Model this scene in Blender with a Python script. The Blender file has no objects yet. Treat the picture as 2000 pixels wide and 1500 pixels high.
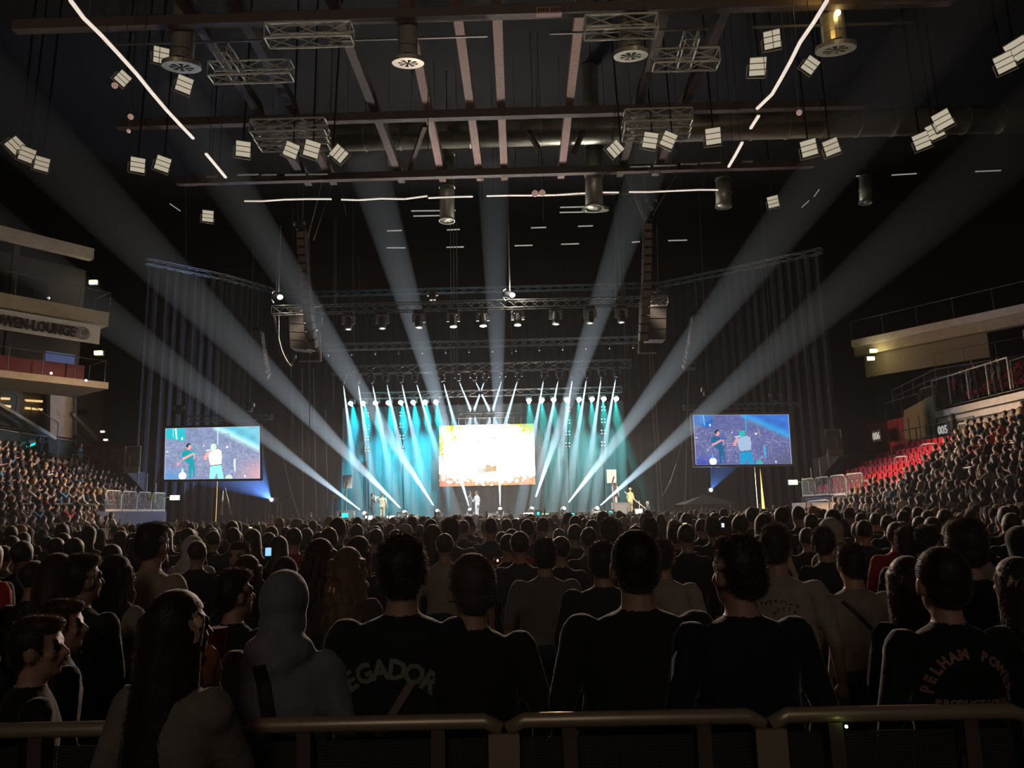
import bpy, bmesh, math, random
import numpy as np
from mathutils import Vector, Matrix
from mathutils.bvhtree import BVHTree
R = random.Random(7)
sc = bpy.context.scene
COL = sc.collection
# ------------------------------------------------------------------ camera
F = 1450.0
EYE = Vector((0, 0, 1.95))
roll = math.radians(1.3)
vy = Vector((22/F, -246/F, -1)).normalized()            # the hall's long axis seen by the camera
a = math.sin(roll)*vy.x - math.cos(roll)*vy.y
vz = Vector((-math.sin(roll), math.cos(roll), 0)); vz.z = -(vz.x*vy.x+vz.y*vy.y)/vy.z; vz.normalize()
vx = vy.cross(vz)
ROT = Matrix((vx, vy, vz))                               # camera vector -> world vector
camd = bpy.data.cameras.new('camera'); cam = bpy.data.objects.new('camera', camd); COL.objects.link(cam)
cam.matrix_world = Matrix.Translation(EYE) @ ROT.to_4x4()
camd.sensor_width = 36; camd.lens = 36*F/2000; camd.clip_end = 300; camd.clip_start = 0.1
sc.camera = cam
def ray(px, py): return ROT @ Vector((px-1000, 750-py, -F))
def PY(px, py, Y): d = ray(px, py); return EYE + d*((Y-EYE.y)/d.y)
def PZ(px, py, z): d = ray(px, py); return EYE + d*((z-EYE.z)/d.z)
def PX(px, py, X): d = ray(px, py); return EYE + d*((X-EYE.x)/d.x)
# ------------------------------------------------------------------ world, exposure
w = bpy.data.worlds.new('world'); sc.world = w; w.use_nodes = True
w.node_tree.nodes['Background'].inputs[0].default_value = (.5, .6, .8, 1)
w.node_tree.nodes['Background'].inputs[1].default_value = 0.0015
sc.view_settings.view_transform = 'Standard'; sc.view_settings.look = 'None'
sc.view_settings.exposure = 0; sc.view_settings.gamma = 1; sc.view_settings.use_curve_mapping = False
cy = sc.cycles
cy.use_denoising = True; cy.max_bounces = 3; cy.diffuse_bounces = 1; cy.glossy_bounces = 1; cy.transmission_bounces = 2
cy.volume_bounces = 0; cy.transparent_max_bounces = 96; cy.sample_clamp_indirect = 2; cy.sample_clamp_direct = 30
cy.caustics_reflective = cy.caustics_refractive = False; cy.use_light_tree = True; cy.use_adaptive_sampling = True; cy.adaptive_threshold = .03
# ------------------------------------------------------------------ helpers
MATS = {}
def mat(name, col=(.5,.5,.5), rough=.7, metal=0, emit=None, es=1, noise=.15, nscale=8, objcol=False, sheen=0, alpha=None, bump=0, spec=.5, attr=None):
    if name in MATS: return MATS[name]
    m = bpy.data.materials.new(name); m.use_nodes = True; nt = m.node_tree; b = nt.nodes['Principled BSDF']
    b.inputs['Roughness'].default_value = rough; b.inputs['Metallic'].default_value = metal
    b.inputs['Specular IOR Level'].default_value = spec
    if objcol: src = nt.nodes.new('ShaderNodeObjectInfo').outputs['Color']
    elif attr: an = nt.nodes.new('ShaderNodeAttribute'); an.attribute_name = attr; src = an.outputs['Color']
    else:
        rgb = nt.nodes.new('ShaderNodeRGB'); rgb.outputs[0].default_value = (*col, 1); src = rgb.outputs[0]
    if noise:
        tc = nt.nodes.new('ShaderNodeTexCoord'); n = nt.nodes.new('ShaderNodeTexNoise'); n.inputs['Scale'].default_value = nscale
        n.inputs['Detail'].default_value = 4
        nt.links.new(tc.outputs['Object'], n.inputs['Vector'])
        mr = nt.nodes.new('ShaderNodeMapRange'); mr.inputs['To Min'].default_value = 1-noise*1.6; mr.inputs['To Max'].default_value = 1+noise*1.6
        nt.links.new(n.outputs['Fac'], mr.inputs['Value'])
        vm = nt.nodes.new('ShaderNodeVectorMath'); vm.operation = 'SCALE'
        nt.links.new(src, vm.inputs[0]); nt.links.new(mr.outputs[0], vm.inputs['Scale']); src = vm.outputs[0]
        if bump:
            bp = nt.nodes.new('ShaderNodeBump'); bp.inputs['Strength'].default_value = bump; bp.inputs['Distance'].default_value = .03
            nt.links.new(n.outputs['Fac'], bp.inputs['Height']); nt.links.new(bp.outputs[0], b.inputs['Normal'])
    nt.links.new(src, b.inputs['Base Color'])
    if sheen: b.inputs['Sheen Weight'].default_value = sheen; b.inputs['Sheen Roughness'].default_value = .35
    if emit: b.inputs['Emission Color'].default_value = (*emit, 1); b.inputs['Emission Strength'].default_value = es
    if alpha: alpha(nt, b)
    MATS[name] = m; return m
def volmat(name, col, dens, g=0.0):
    m = bpy.data.materials.new(name); m.use_nodes = True; nt = m.node_tree; nt.nodes.clear()
    o = nt.nodes.new('ShaderNodeOutputMaterial'); v = nt.nodes.new('ShaderNodeVolumeScatter')
    v.inputs['Color'].default_value = (*col, 1); v.inputs['Density'].default_value = dens; v.inputs['Anisotropy'].default_value = g
    nt.links.new(v.outputs[0], o.inputs['Volume']); MATS[name] = m; return m
def frame_of(d):
    d = Vector(d).normalized(); u = Vector((0,0,1)) if abs(d.z) < .95 else Vector((1,0,0))
    s = d.cross(u).normalized(); return s, s.cross(d).normalized(), d
class MB:
    def __init__(s): s.v = []; s.f = []; s.mi = []
    def add(s, vs, fs, mi=0):
        o = len(s.v); s.v += [tuple(v) for v in vs]; s.f += [tuple(i+o for i in f) for f in fs]; s.mi += [mi]*len(fs); return s
    def box(s, c, d, rz=0, mi=0):
        x, y, z = d[0]/2, d[1]/2, d[2]/2; ca, sa = math.cos(rz), math.sin(rz)
        vs = [(c[0]+i*x*ca-j*y*sa, c[1]+i*x*sa+j*y*ca, c[2]+k*z) for i in (-1,1) for j in (-1,1) for k in (-1,1)]
        return s.add(vs, [(0,1,3,2),(4,6,7,5),(0,4,5,1),(2,3,7,6),(0,2,6,4),(1,5,7,3)], mi)
    def bar(s, p0, p1, w, h=None, mi=0):
        h = h or w; a, b = Vector(p0), Vector(p1); x, y, d = frame_of(b-a)
        vs = [p + x*(i*w/2) + y*(j*h/2) for p in (a, b) for i in (-1,1) for j in (-1,1)]
        return s.add(vs, [(0,1,3,2),(4,6,7,5),(0,4,5,1),(2,3,7,6),(0,2,6,4),(1,5,7,3)], mi)
    def cyl(s, p0, p1, r0, r1=None, n=10, mi=0, cap=True):
        r1 = r0 if r1 is None else r1; a, b = Vector(p0), Vector(p1); x, y, d = frame_of(b-a)
        vs = [p + x*(r*math.cos(t*2*math.pi/n)) + y*(r*math.sin(t*2*math.pi/n)) for p, r in ((a, r0), (b, r1)) for t in range(n)]
        fs = [(t, (t+1)%n, n+(t+1)%n, n+t) for t in range(n)]
        if cap: fs += [tuple(range(n-1,-1,-1)), tuple(range(n, 2*n))]
        return s.add(vs, fs, mi)
    def path(s, pts, r, n=6, mi=0):
        pts = [Vector(p) for p in pts]; k = len(pts); vs = []
        for i, p in enumerate(pts):
            d = pts[min(i+1, k-1)] - pts[max(i-1, 0)]; x, y, _ = frame_of(d)
            vs += [p + x*(r*math.cos(t*2*math.pi/n)) + y*(r*math.sin(t*2*math.pi/n)) for t in range(n)]
        fs = [(i*n+t, i*n+(t+1)%n, (i+1)*n+(t+1)%n, (i+1)*n+t) for i in range(k-1) for t in range(n)]
        fs += [tuple(range(n-1,-1,-1)), tuple(range((k-1)*n, k*n))]
        return s.add(vs, fs, mi)
    def sph(s, c, r, n=10, m=6, mi=0):
        r = r if hasattr(r, '__len__') else (r, r, r); vs = [(c[0], c[1], c[2]+r[2])]
        for i in range(1, m):
            for t in range(n): vs.append((c[0]+r[0]*math.sin(math.pi*i/m)*math.cos(2*math.pi*t/n), c[1]+r[1]*math.sin(math.pi*i/m)*math.sin(2*math.pi*t/n), c[2]+r[2]*math.cos(math.pi*i/m)))
        vs.append((c[0], c[1], c[2]-r[2])); L = len(vs)-1
        fs = [(0, 1+t, 1+(t+1)%n) for t in range(n)]
        fs += [(1+i*n+t, 1+(i+1)*n+t, 1+(i+1)*n+(t+1)%n, 1+i*n+(t+1)%n) for i in range(m-2) for t in range(n)]
        fs += [(1+(m-2)*n+(t+1)%n, 1+(m-2)*n+t, L) for t in range(n)]
        return s.add(vs, fs, mi)
    def ringd(s, c, nrm, r0, r1, h, n=24, mi=0):
        c = Vector(c); x, y, d = frame_of(nrm); vs = []
        for r, k in ((r0,0),(r1,0),(r1,1),(r0,1)):
            vs += [c + x*(r*math.cos(2*math.pi*t/n)) + y*(r*math.sin(2*math.pi*t/n)) + d*(k*h) for t in range(n)]
        return s.add(vs, [(q*n+t, q*n+(t+1)%n, ((q+1)%4)*n+(t+1)%n, ((q+1)%4)*n+t) for q in range(4) for t in range(n)], mi)
    def quad(s, *p, mi=0): return s.add(p, [tuple(range(len(p)))], mi)
    def slab(s, pts, nvec, mi=0):
        n = len(pts); nv = Vector(nvec); vs = [Vector(p) for p in pts] + [Vector(p)+nv for p in pts]
        return s.add(vs, [tuple(range(n-1,-1,-1)), tuple(range(n, 2*n))] + [(i, (i+1)%n, n+(i+1)%n, n+i) for i in range(n)], mi)
    def build(s, name, m, parent=None, smooth=False):
        o = Vector((0,0,0)); p = parent
        while p is not None: o += p.location; p = p.parent
        me = bpy.data.meshes.new(name); me.from_pydata([tuple(Vector(v)-o) for v in s.v], [], s.f)
        for x in (m if isinstance(m, (list, tuple)) else [m]): me.materials.append(x)
        if isinstance(m, (list, tuple)): me.polygons.foreach_set('material_index', s.mi)
        if smooth: me.polygons.foreach_set('use_smooth', [True]*len(me.polygons))
        bm = bmesh.new(); bm.from_mesh(me); bmesh.ops.recalc_face_normals(bm, faces=bm.faces); bm.to_mesh(me); bm.free()
        ob = bpy.data.objects.new(name, me); COL.objects.link(ob); ob.parent = parent; return ob
def tag(o, label=None, cat=None, group=None, kind=None):
    if label: o['label'] = label
    if cat: o['category'] = cat
    if group: o['group'] = group
    if kind: o['kind'] = kind
    return o
def thing(name, label, cat, loc=(0,0,0), group=None):
    o = bpy.data.objects.new(name, None); COL.objects.link(o); o.location = loc; o.empty_display_size = .1
    return tag(o, label, cat, group)
def struct(name, mb, m, **k):
    o = mb.build(name, m, **k); o['kind'] = 'structure'; return o
KIDS = {}
def copy_tree(o, parent=None):
    c = o.copy(); COL.objects.link(c); c.parent = parent
    for ch in list(o.children): copy_tree(ch, c)
    return c
def lamp(name, kind, loc, energy, col=(1,1,1), aim=None, size=.1, angle=None, blend=.2, sy=None):
    d = bpy.data.lights.new(name, kind); d.energy = energy; d.color = col
    if kind == 'SPOT': d.spot_size = angle; d.spot_blend = blend; d.shadow_soft_size = size
    elif kind == 'AREA': d.size = size; d.shape = 'RECTANGLE' if sy else 'SQUARE'; d.size_y = sy or size
    else: d.shadow_soft_size = size
    o = bpy.data.objects.new(name, d); COL.objects.link(o); o.location = loc
    if aim is not None: o.rotation_euler = (Vector(aim)-Vector(loc)).to_track_quat('-Z', 'Y').to_euler()
    return o
def text_mesh(s, size, name, m, parent=None, ext=.01, bold=0.0, align='CENTER', res=3):
    cu = bpy.data.curves.new('text', 'FONT'); cu.body = s; cu.size = size; cu.extrude = ext; cu.offset = bold; cu.align_x = align
    cu.resolution_u = res
    t = bpy.data.objects.new('text', cu); COL.objects.link(t); dg = bpy.context.evaluated_depsgraph_get()
    me = bpy.data.meshes.new_from_object(t.evaluated_get(dg)); bpy.data.objects.remove(t); me.materials.clear(); me.materials.append(m)
    o = bpy.data.objects.new(name, me); COL.objects.link(o); o.parent = parent; return o
# ------------------------------------------------------------------ materials
BLK = mat('black_steel', (.012,.012,.013), .5, .3)
ALU = mat('aluminium', (.45,.45,.44), .35, .8)
DALU = mat('dull_aluminium', (.22,.22,.22), .45, .7)
CHAIN = mat('chain_steel', (.16,.16,.16), .5, .5, noise=0)
CREAM = mat('cream_concrete', (.4,.32,.21), .85, nscale=3)
CONC = mat('dark_concrete', (.05,.048,.045), .9, nscale=3)
DARK = mat('dark_paint', (.006,.006,.007), .9)
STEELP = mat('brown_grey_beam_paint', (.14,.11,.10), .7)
RED = mat('red_seat_plastic', (.5,.004,.012), .6, noise=.08, spec=.2)
REDW = mat('red_wall_paint', (.32,.012,.018), .5)
DUCT = mat('galvanised_duct', (.55,.55,.46), .38, .55, bump=.3, nscale=5)
RAIL = mat('pale_rail_paint', (.55,.5,.42), .5)
GREY = mat('grey_steel', (.14,.13,.12), .5, .4)
TUBE = mat('lit_strip_lamp', (.9,.85,.8), .5, emit=(1,.86,.74), es=.75, noise=0)
FLOODL = mat('flood_panel_glow', (.7,.68,.6), .5, emit=(1,.88,.66), es=.42, noise=0)  # weak glow put into the panels so they read as cream
DRAPE = mat('black_drape', (.022,.022,.025), .95, nscale=2, sheen=.1)
WHITEL = mat('lit_lens', (1,1,1), .3, emit=(.85,.95,1), es=30, noise=0)
CYANL = mat('cyan_lens', (1,1,1), .3, emit=(.5,1,.95), es=8, noise=0)
EXITL = mat('exit_lamp', (1,1,1), .3, emit=(.75,1,.35), es=4, noise=0)
WARML = mat('warm_lamp', (1,1,1), .3, emit=(1,.75,.3), es=6, noise=0)
GLASSD = mat('dark_lens_glass', (.1,.11,.12), .1, .2, noise=0)
# ------------------------------------------------------------------ light levels (watts)
E_DOWN, E_BIG, E_CY, E_PJ, LEDS = 45000.0, 100000.0, 40000.0, 5000.0, 100.0
lamp('house_light_fill_left', 'AREA', (-14, 8, 17), 60, (1,.6,.3), (-22, 32, 3), size=3)  # added warm fill for the left stand, no lamp seen there
lamp('house_light_fill_right', 'AREA', (9, 8, 17), 80, (1,.62,.38), (18, 34, 3), size=3)  # same added fill for the right stand
lamp('rear_house_light', 'AREA', (-1, -12, 9), 140, (1,.84,.72), (0, 4, 1.2), size=4)  # unseen fill added behind the camera to lift the foreground
for x_ in (-9, 7): lamp('roof_fill_spot', 'SPOT', (x_, -9, 6), 1500, (1,.85,.66), (x_*1.0, 22, 20), size=.6, angle=math.radians(62), blend=.8)  # added fill from behind the camera, brightens the roof trusses
for x_, c_ in ((-9.4, (.75,1,1)), (6.0, (1,.9,.75)), (-2.6, (.9,.95,1))): lamp('front_wash', 'SPOT', (x_*.8, 38, 10.9), 20000, c_, (x_, 47.5, 1.8), size=.15, angle=math.radians(24), blend=.7)
for x_ in (-4.2, 1.0): lamp('audience_light', 'SPOT', (x_, 37.5, 12.6), 10000, (1,.7,.52), (x_*.3, 6, 1.5), size=.3, angle=math.radians(70), blend=.8)
for x_, c_, e_ in ((-9.8, (0,.6,.85), 1), (-7.2, (0,.62,.85), 1.3), (-4.9, (0,.65,.85), .8), (1.6, (.1,.75,.8), .3), (4.0, (.1,.75,.8), .3), (6.0, (.1,.75,.8), .35)): lamp('backcloth_fill', 'SPOT', (x_, 50.2, 9.2), 5200*e_, c_, (x_, 53.4, 3.6), size=.3, angle=math.radians(75), blend=1)  # extra cyan spots added to colour the cloth
for x_, tx in ((-10.5, -23), (6.5, 18)): lamp('stand_light', 'SPOT', (x_, 38.4, 12.8), 16000, (1,.74,.55), (tx, 33, 3), size=.3, angle=math.radians(62), blend=.7)  # spots added at the truss ends to brighten the stand crowds
# ------------------------------------------------------------------ the hall
AX = -2.4                                               # x of the hall's centre line
m = MB(); m.box((AX, 25, -.1), (76, 84, .2)); struct('floor', m, mat('floor_dark', (.012,.012,.013), .9, nscale=1, spec=.15))
m = MB(); m.box((AX, 25, 25.2), (76, 84, .3)); struct('ceiling', m, DARK)
for nm, c, d in (('wall_left', (AX-38, 25, 12.5), (.3, 84, 25.4)), ('wall_right', (AX+38, 25, 12.5), (.3, 84, 25.4)),
                 ('wall_back', (AX, 67, 12.5), (76, .3, 25.4)), ('wall_front', (AX, -17, 12.5), (76, .3, 25.4))):
    m = MB(); m.box(c, d); struct(nm, m, mat('dark_wall_paint', (.012,.012,.013), .9))
# roof grid: long beams and cross beams at 18 m
ZG = 18.0
tops = [(385, 14), (480, 20), (650, 22), (815, 20), (892, 20), (975, 20), (1130, 20), (1285, 20)]
spec = [((385,60),(585,330)), ((480,20),(640,330)), ((650,20),(775,325)), ((815,30),(862,330)), ((892,30),(938,345)), ((976,30),(984,300)), ((1132,30),(1096,335)), ((1290,30),(1212,330)), ((1420,40),(1330,230))]
PINKB = mat('pink_lit_beam_paint', (.42,.25,.21), .65)  # pink of the screen's light put into the middle beams' colour
for i, (p, q) in enumerate(spec):
    a0, b0 = PZ(*p, ZG), PZ(*q, ZG); dx = (b0.x-a0.x)/(b0.y-a0.y); x0 = a0.x; 
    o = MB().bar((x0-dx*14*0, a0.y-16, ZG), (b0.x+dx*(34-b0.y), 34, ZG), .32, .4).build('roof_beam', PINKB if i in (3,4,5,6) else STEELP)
    tag(o, kind='structure')
for (p, q) in (((600,34),(1500,10)), ((500,234),(1560,208)), ((480,352),(1500,322))):
    y = PZ((p[0]+q[0])/2, (p[1]+q[1])/2, ZG-.35).y
    tag(MB().bar((-16, y, ZG-.35), (14, y, ZG-.35), .3, .34).build('roof_beam', STEELP), kind='structure')
# V braces between the roof beams
for (p, q) in (((830,245),(800,330)), ((752,235),(762,322)), ((1030,255),(1052,290)), ((1140,255),(1120,300)), ((845,245),(870,330))):
    tag(MB().bar(PZ(*p, ZG+.6), PZ(*q, ZG-.1), .18).build('roof_brace', STEELP), kind='structure')
# cable tray with slots on the first cross beam
yb = PZ(1070, 22, ZG-.6).y; a0 = PZ(1046, 24, ZG-.6)
t = thing('junction_box', 'slotted pinkish vent box on the front roof beam', 'vent box', a0)
MB().box(a0+Vector((.42,0,0)), (.8,.2,.22)).build('housing', PINKB, t)
for k in range(10): MB().box(a0+Vector((.1+.07*k+(.06 if k>4 else 0),-.11,0)), (.03,.02,.12)).build('slot', BLK, t)
# ---- lattice trusses
def lattice(mb, a, b, w, h, pitch, rc=.025, rl=.012, n=5):
    a, b = Vector(a), Vector(b); d = (b-a).normalized(); side = Vector((-d.y, d.x, 0)).normalized(); up = Vector((0,0,1))
    L = (b-a).length; c = [side*(i*w/2)+up*(j*h/2) for i, j in ((-1,-1),(1,-1),(1,1),(-1,1))]
    for q in c: mb.cyl(a+q, b+q, rc, n=n)
    k = max(2, int(L/pitch))
    for i in range(k):
        p0, p1 = a+d*(L*i/k), a+d*(L*(i+1)/k)
        for q in range(4): mb.cyl(p0+c[q], p1+c[(q+1)%4], rl, n=4, cap=False)
    for e in (a, b):
        for q in range(4): mb.cyl(e+c[q], e+c[(q+1)%4], rl, n=4, cap=False)
def truss_thing(label, a, b, w=.4, h=.4, pitch=.5, rc=.025, rl=.012, m=ALU, group=None, name='lattice_truss'):
    a, b = Vector(a), Vector(b); t = thing(name, label, 'truss', a, group); mb = MB()
    c = Vector((0,0,0)); d = (b-a).normalized(); side = Vector((-d.y, d.x, 0)).normalized(); up = Vector((0,0,1))
    mm = MB(); lattice(mm, a, b, w, h, pitch, rc, rl)
    nch = 7*4
    ch, la = MB(), MB(); per = 2*5
    ch.v = mm.v[:40]; ch.f = mm.f[:7*4]; ch.mi = [0]*28
    la.v = mm.v[40:]; la.f = [tuple(i-40 for i in f) for f in mm.f[28:]]; la.mi = [0]*len(la.f)
    x = ch.build('chords', m, t); y = la.build('lacing', m, t); return t
gt = 'short lattice trusses under the roof'
WALU = mat('bright_truss_aluminium', (.75,.72,.62), .45, .3, emit=None)
def roof_truss(px0, px1, py, label, dz=0):
    z = 17.0+dz; a0 = PZ(px0, py+4, z); b0 = PZ(px1, py, z); b0.y = a0.y
    return truss_thing(label, a0, b0, .55, .5, .8, .04, .028, WALU, gt)
for (x0, x1, y, l) in ((522,688,66,'short lattice truss under the upper left roof, above the crossed pair'), (412,570,138,'lattice truss crossed by a short one, upper left of the roof'),
        (492,636,248,'front one of three short trusses left of the big duct'), (500,640,262,'middle one of three short trusses left of the big duct'), (508,642,275,'back one of three short trusses left of the big duct'),
        (1142,1282,50,'short lattice truss in upper right roof above the crossed pair'), (1276,1402,114,'lattice truss crossed by a short one, upper right of the roof'),
        (1220,1350,228,'front one of three short trusses above the right duct'), (1218,1348,242,'middle one of three short trusses above the right duct'), (1216,1346,254,'back one of three short trusses above the right duct')):
    roof_truss(x0, x1, y, l)
for (p, q, l) in (((430,92),(468,150),'stub truss lying across the left lattice truss'), ((1352,66),(1334,126),'stub truss lying across the right lattice truss')):
    truss_thing(l, PZ(*p, 17.3), PZ(*q, 17.3), .45, .4, .5, .03, .016, WALU, gt)
# ---- ducts
def duct(label, a, b, r, group=None, n=20, ribs=0, m=DUCT):
    a, b = Vector(a), Vector(b); t = thing('ventilation_duct', label, 'duct', a, group); top_ = max(a, b, key=lambda p: p.z); MB().cyl(top_, Vector((top_.x, top_.y, 25)), .03, n=5).build('hanger', CHAIN, t); MB().cyl(a, b, r, n=n).build('pipe', m, t, smooth=True)
    k = ribs or max(2, int((b-a).length/1.6))
    for i in range(k+1):
        c = a+(b-a)*(i/k); MB().ringd(c, b-a, r, r+.04, .06, n).build('seam', m, t)
    return t
a0 = PZ(645, 270, 19.4); b0 = PZ(1990, 262, 19.4)
duct('wide round galvanised duct crossing the roof', (a0.x, a0.y, 19.4), (b0.x+3, a0.y, 19.4), .62)
for (px, y0, y1, Y, r, l) in ((873,300,430,36,.38,'vertical duct hanging left of centre behind the strip lamps'), (1160,280,405,34,.42,'vertical duct dropping from the big roof duct'), (1413,350,402,36,.38,'short vertical duct right of the roof strip lamps'), (1690,345,395,38,.3,'dim vertical duct at the right end of the roof')):
    duct(l, PY(px, y0, Y), PY(px, y1, Y), r, 'vertical ducts')
def diffuser(px, py, Y, r, l, m=DUCT, top=120):
    c = PY(px, py, Y); t = thing('air_diffuser', l, 'air diffuser', c, 'round air diffusers on vertical ducts')
    MB().ringd(c, (0,-.25,1), r*.62, r, .14, 28).build('rim', m, t); x, y, d = frame_of((0,-.25,1))
    for k in range(8):
        an = math.pi/4*k; v = x*math.cos(an)+y*math.sin(an); s = d*.1
        MB().slab([c+v*(r*.08), c+v*(r*.6)+d.cross(v)*.03, c+v*(r*.6)-d.cross(v)*.09], s*.3).build('vane', m, t)
    MB().cyl(c+Vector((0,0,.2)), Vector((c.x,c.y,25)), r*.6, n=18, cap=False).build('neck', m, t); MB().cyl(c+Vector((0,0,.5)), c+Vector((0,0,.54)), r*.6, n=18).build('damper', BLK, t)
    MB().bar(c+Vector((-2.6,0,.9)), c+Vector((2.6,0,.9)), .06).build('hanger', GREY, t)
diffuser(797,124,22,.52,'bright round air diffuser left of the lit roof beams', mat('pale_duct', (.5,.48,.42), .4, .5))
diffuser(1232,110,22,.56,'round air diffuser between the right roof trusses')
diffuser(355,132,22,.6,'dark round air diffuser between two left floodlights')
diffuser(1632,98,22,.62,'round air diffuser under the warm lit duct upper right')
diffuser(1163,412,36,.7,'dark round air diffuser below the right strip lamps')
c = PY(1634, 60, 22); lamp('duct_glow', 'POINT', c+Vector((-.9,-1.2,.2)), 14, (1,.6,.15), size=.1)
o = MB().sph(PY(1636,25,21.5), .1).build('roof_lamp', WARML); tag(o, 'small warm lamp beside the duct at the upper right', 'lamp')
# ---- strip lamps (fluorescent lines)
def strip(pts, n, l, g, Zs=None, Y=None, w=.09):
    P = [PZ(*p, Zs) if Zs else PY(*p, Y) for p in pts]
    for i in range(len(P)-1):
        d = P[i+1]-P[i]; a1 = P[i]+d*.01; b1 = P[i+1]-d*.01
        t = thing('strip_lamp', l, 'strip lamp', a1, g)
        MB().bar(a1, b1, w, w*.7).build('tube', TUBE, t); MB().bar(a1+Vector((0,0,.06)), b1+Vector((0,0,.06)), w*1.1, .04).build('batten', GREY, t); MB().cyl(a1+d*.3+Vector((0,0,.06)), Vector(((a1+d*.3).x,(a1+d*.3).y,25)), .012, n=4).build('hanger_wire', CHAIN, t)
strip([(137,0),(163,35),(197,68),(232,106),(268,146),(297,182),(326,216),(352,244),(378,271)], 8, 'strip lamp in the slanting line at the upper left', 'left slanting strip lamps', Zs=15.5)
strip([(402,300),(423,325),(441,347)], 2, 'strip lamp of the short line below the left slanting one', 'left short strip lamps', Zs=15.5)
strip([(1616,0),(1590,43),(1563,82),(1543,122),(1522,160),(1508,184),(1478,213)], 8, 'strip lamp in the slanting line at the upper right', 'right slanting strip lamps', Zs=15.5)
strip([(1482,226),(1466,251)], 1, 'single strip lamp below the right slanting line', 'right short strip lamps', Zs=15.5)
strip([(1450,278),(1437,302),(1423,326)], 1, 'strip lamp at the end of the right slanting line', 'right end strip lamps', Zs=15.5)
strip([(477,393),(514,393),(556,390),(600,389),(648,389)], 4, 'strip lamp in the cross line at its left end', 'cross strip lamps left', Y=35, w=.07)
strip([(666,390),(699,391),(744,388),(790,389),(835,383)], 4, 'strip lamp in the cross line left of centre', 'cross strip lamps left of centre', Y=35, w=.07)
strip([(836,387),(879,385),(924,384)], 2, 'strip lamp in the cross line over the left duct', 'cross strip lamps over duct', Y=35, w=.07)
strip([(950,383),(994,382),(1040,382),(1086,381),(1132,378),(1178,376),(1209,376)], 5, 'strip lamp in the cross line right of centre', 'cross strip lamps right of centre', Y=35, w=.07)
strip([(1228,375),(1270,375),(1318,373),(1362,371),(1403,371)], 4, 'strip lamp in the cross line at its right end', 'cross strip lamps right', Y=35, w=.07)
DIMT = mat('dim_strip_lamp', (.6,.6,.55), .5, emit=(.9,.9,.8), es=.25, noise=0)
for (x0,y0,x1,y1) in ((803,412,890,411),(807,422,862,421),(1094,405,1180,403),(1093,415,1148,414),(756,451,785,450),(873,449,898,448),(755,484,792,484),(872,483,906,482),(1037,445,1067,444),(1129,442,1158,441),(1005,480,1040,479),(1096,477,1131,476),(1234,473,1250,472),(1305,470,1342,469),(1672,344,1700,343),(1742,342,1790,339),(1905,335,1955,333),(332,398,352,412),(1566,405,1580,392),(1590,384,1600,370),(640,305,655,300)):
    tag(MB().bar(PY(x0,y0,44), PY(x1,y1,44), .06).build('roof_light_bar', DIMT), 'short dim light bar on the dark rear roof', 'light bar', 'short dim light bars in the rear roof')
for (x0,x1,y) in ((403,423,345),(463,505,341),(510,540,341),(556,597,341),(602,640,340),(1230,1270,325),(1277,1322,323),(1330,1362,320),(1368,1408,318),(1450,1470,316)):
    tag(MB().bar(PY(x0,y,31), PY(x1,y-1,31), .16, .05).build('pale_beam_panel', mat('pale_panel', (.16,.16,.13), .7)), 'dim pale panel under the cross beam behind the floodlights', 'roof panel', 'pale panels in line behind the floodlights')
# ---- floodlights
fl = [(315,108,1,0),(360,165,1,.2),(240,153,.8,.6),(30,284,.9,.7),(53,302,.9,.2),(82,320,.85,.1),(269,322,.9,0),(318,320,.9,.2),(475,291,.95,0),(569,293,.9,.3),(609,291,1,.2),(662,300,.9,-.9),(406,422,.7,0),
      (1508,77,1.1,0),(1480,130,1.1,.15),(1583,127,.9,.8),(1270,274,.95,.25),(1306,273,.9,.5),(1393,266,1,0),(1202,291,.85,.9),(1580,289,1,-.1),(1624,287,.95,-.2),(1510,394,.7,-.1),(1841,234,1.05,-.3),(1826,256,.95,-.25),(1800,275,.95,-.2),(1962,122,1.1,-.2),(1988,97,1.3,-.3)]
where = {0:'upper left, above the round diffuser',1:'upper left, below the round diffuser',2:'left of the slanting lamp line',3:'far left, highest of a trio',4:'far left, middle one of a trio',5:'far left, lowest of a trio',6:'left one of a pair low on the left',7:'right one of a pair low on the left',8:'left of the three under the left roof trusses',9:'second of the row under the left trusses',10:'third of the row under the left trusses',11:'tilted steeply, right end of left row',12:'small, low in the left of the roof',
      13:'upper right, beside the slanting lamp line',14:'second down beside the right slanting line',15:'seen edge on, right of the slanting line',16:'under the right roof trusses, left one',17:'under the right roof trusses, second',18:'under the right roof, at the end of its row',19:'tilted steeply above the right loudspeaker hoist',20:'left one of a pair at the right',21:'right one of a pair at the right',22:'small, low in the right of the roof',23:'top of a trio on the right',24:'middle of a trio on the right',25:'bottom of a trio on the right',26:'far right, lower one of two',27:'far right corner, upper one of two'}
FB = mat('flood_body', (.25,.25,.24), .5, .5)
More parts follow.
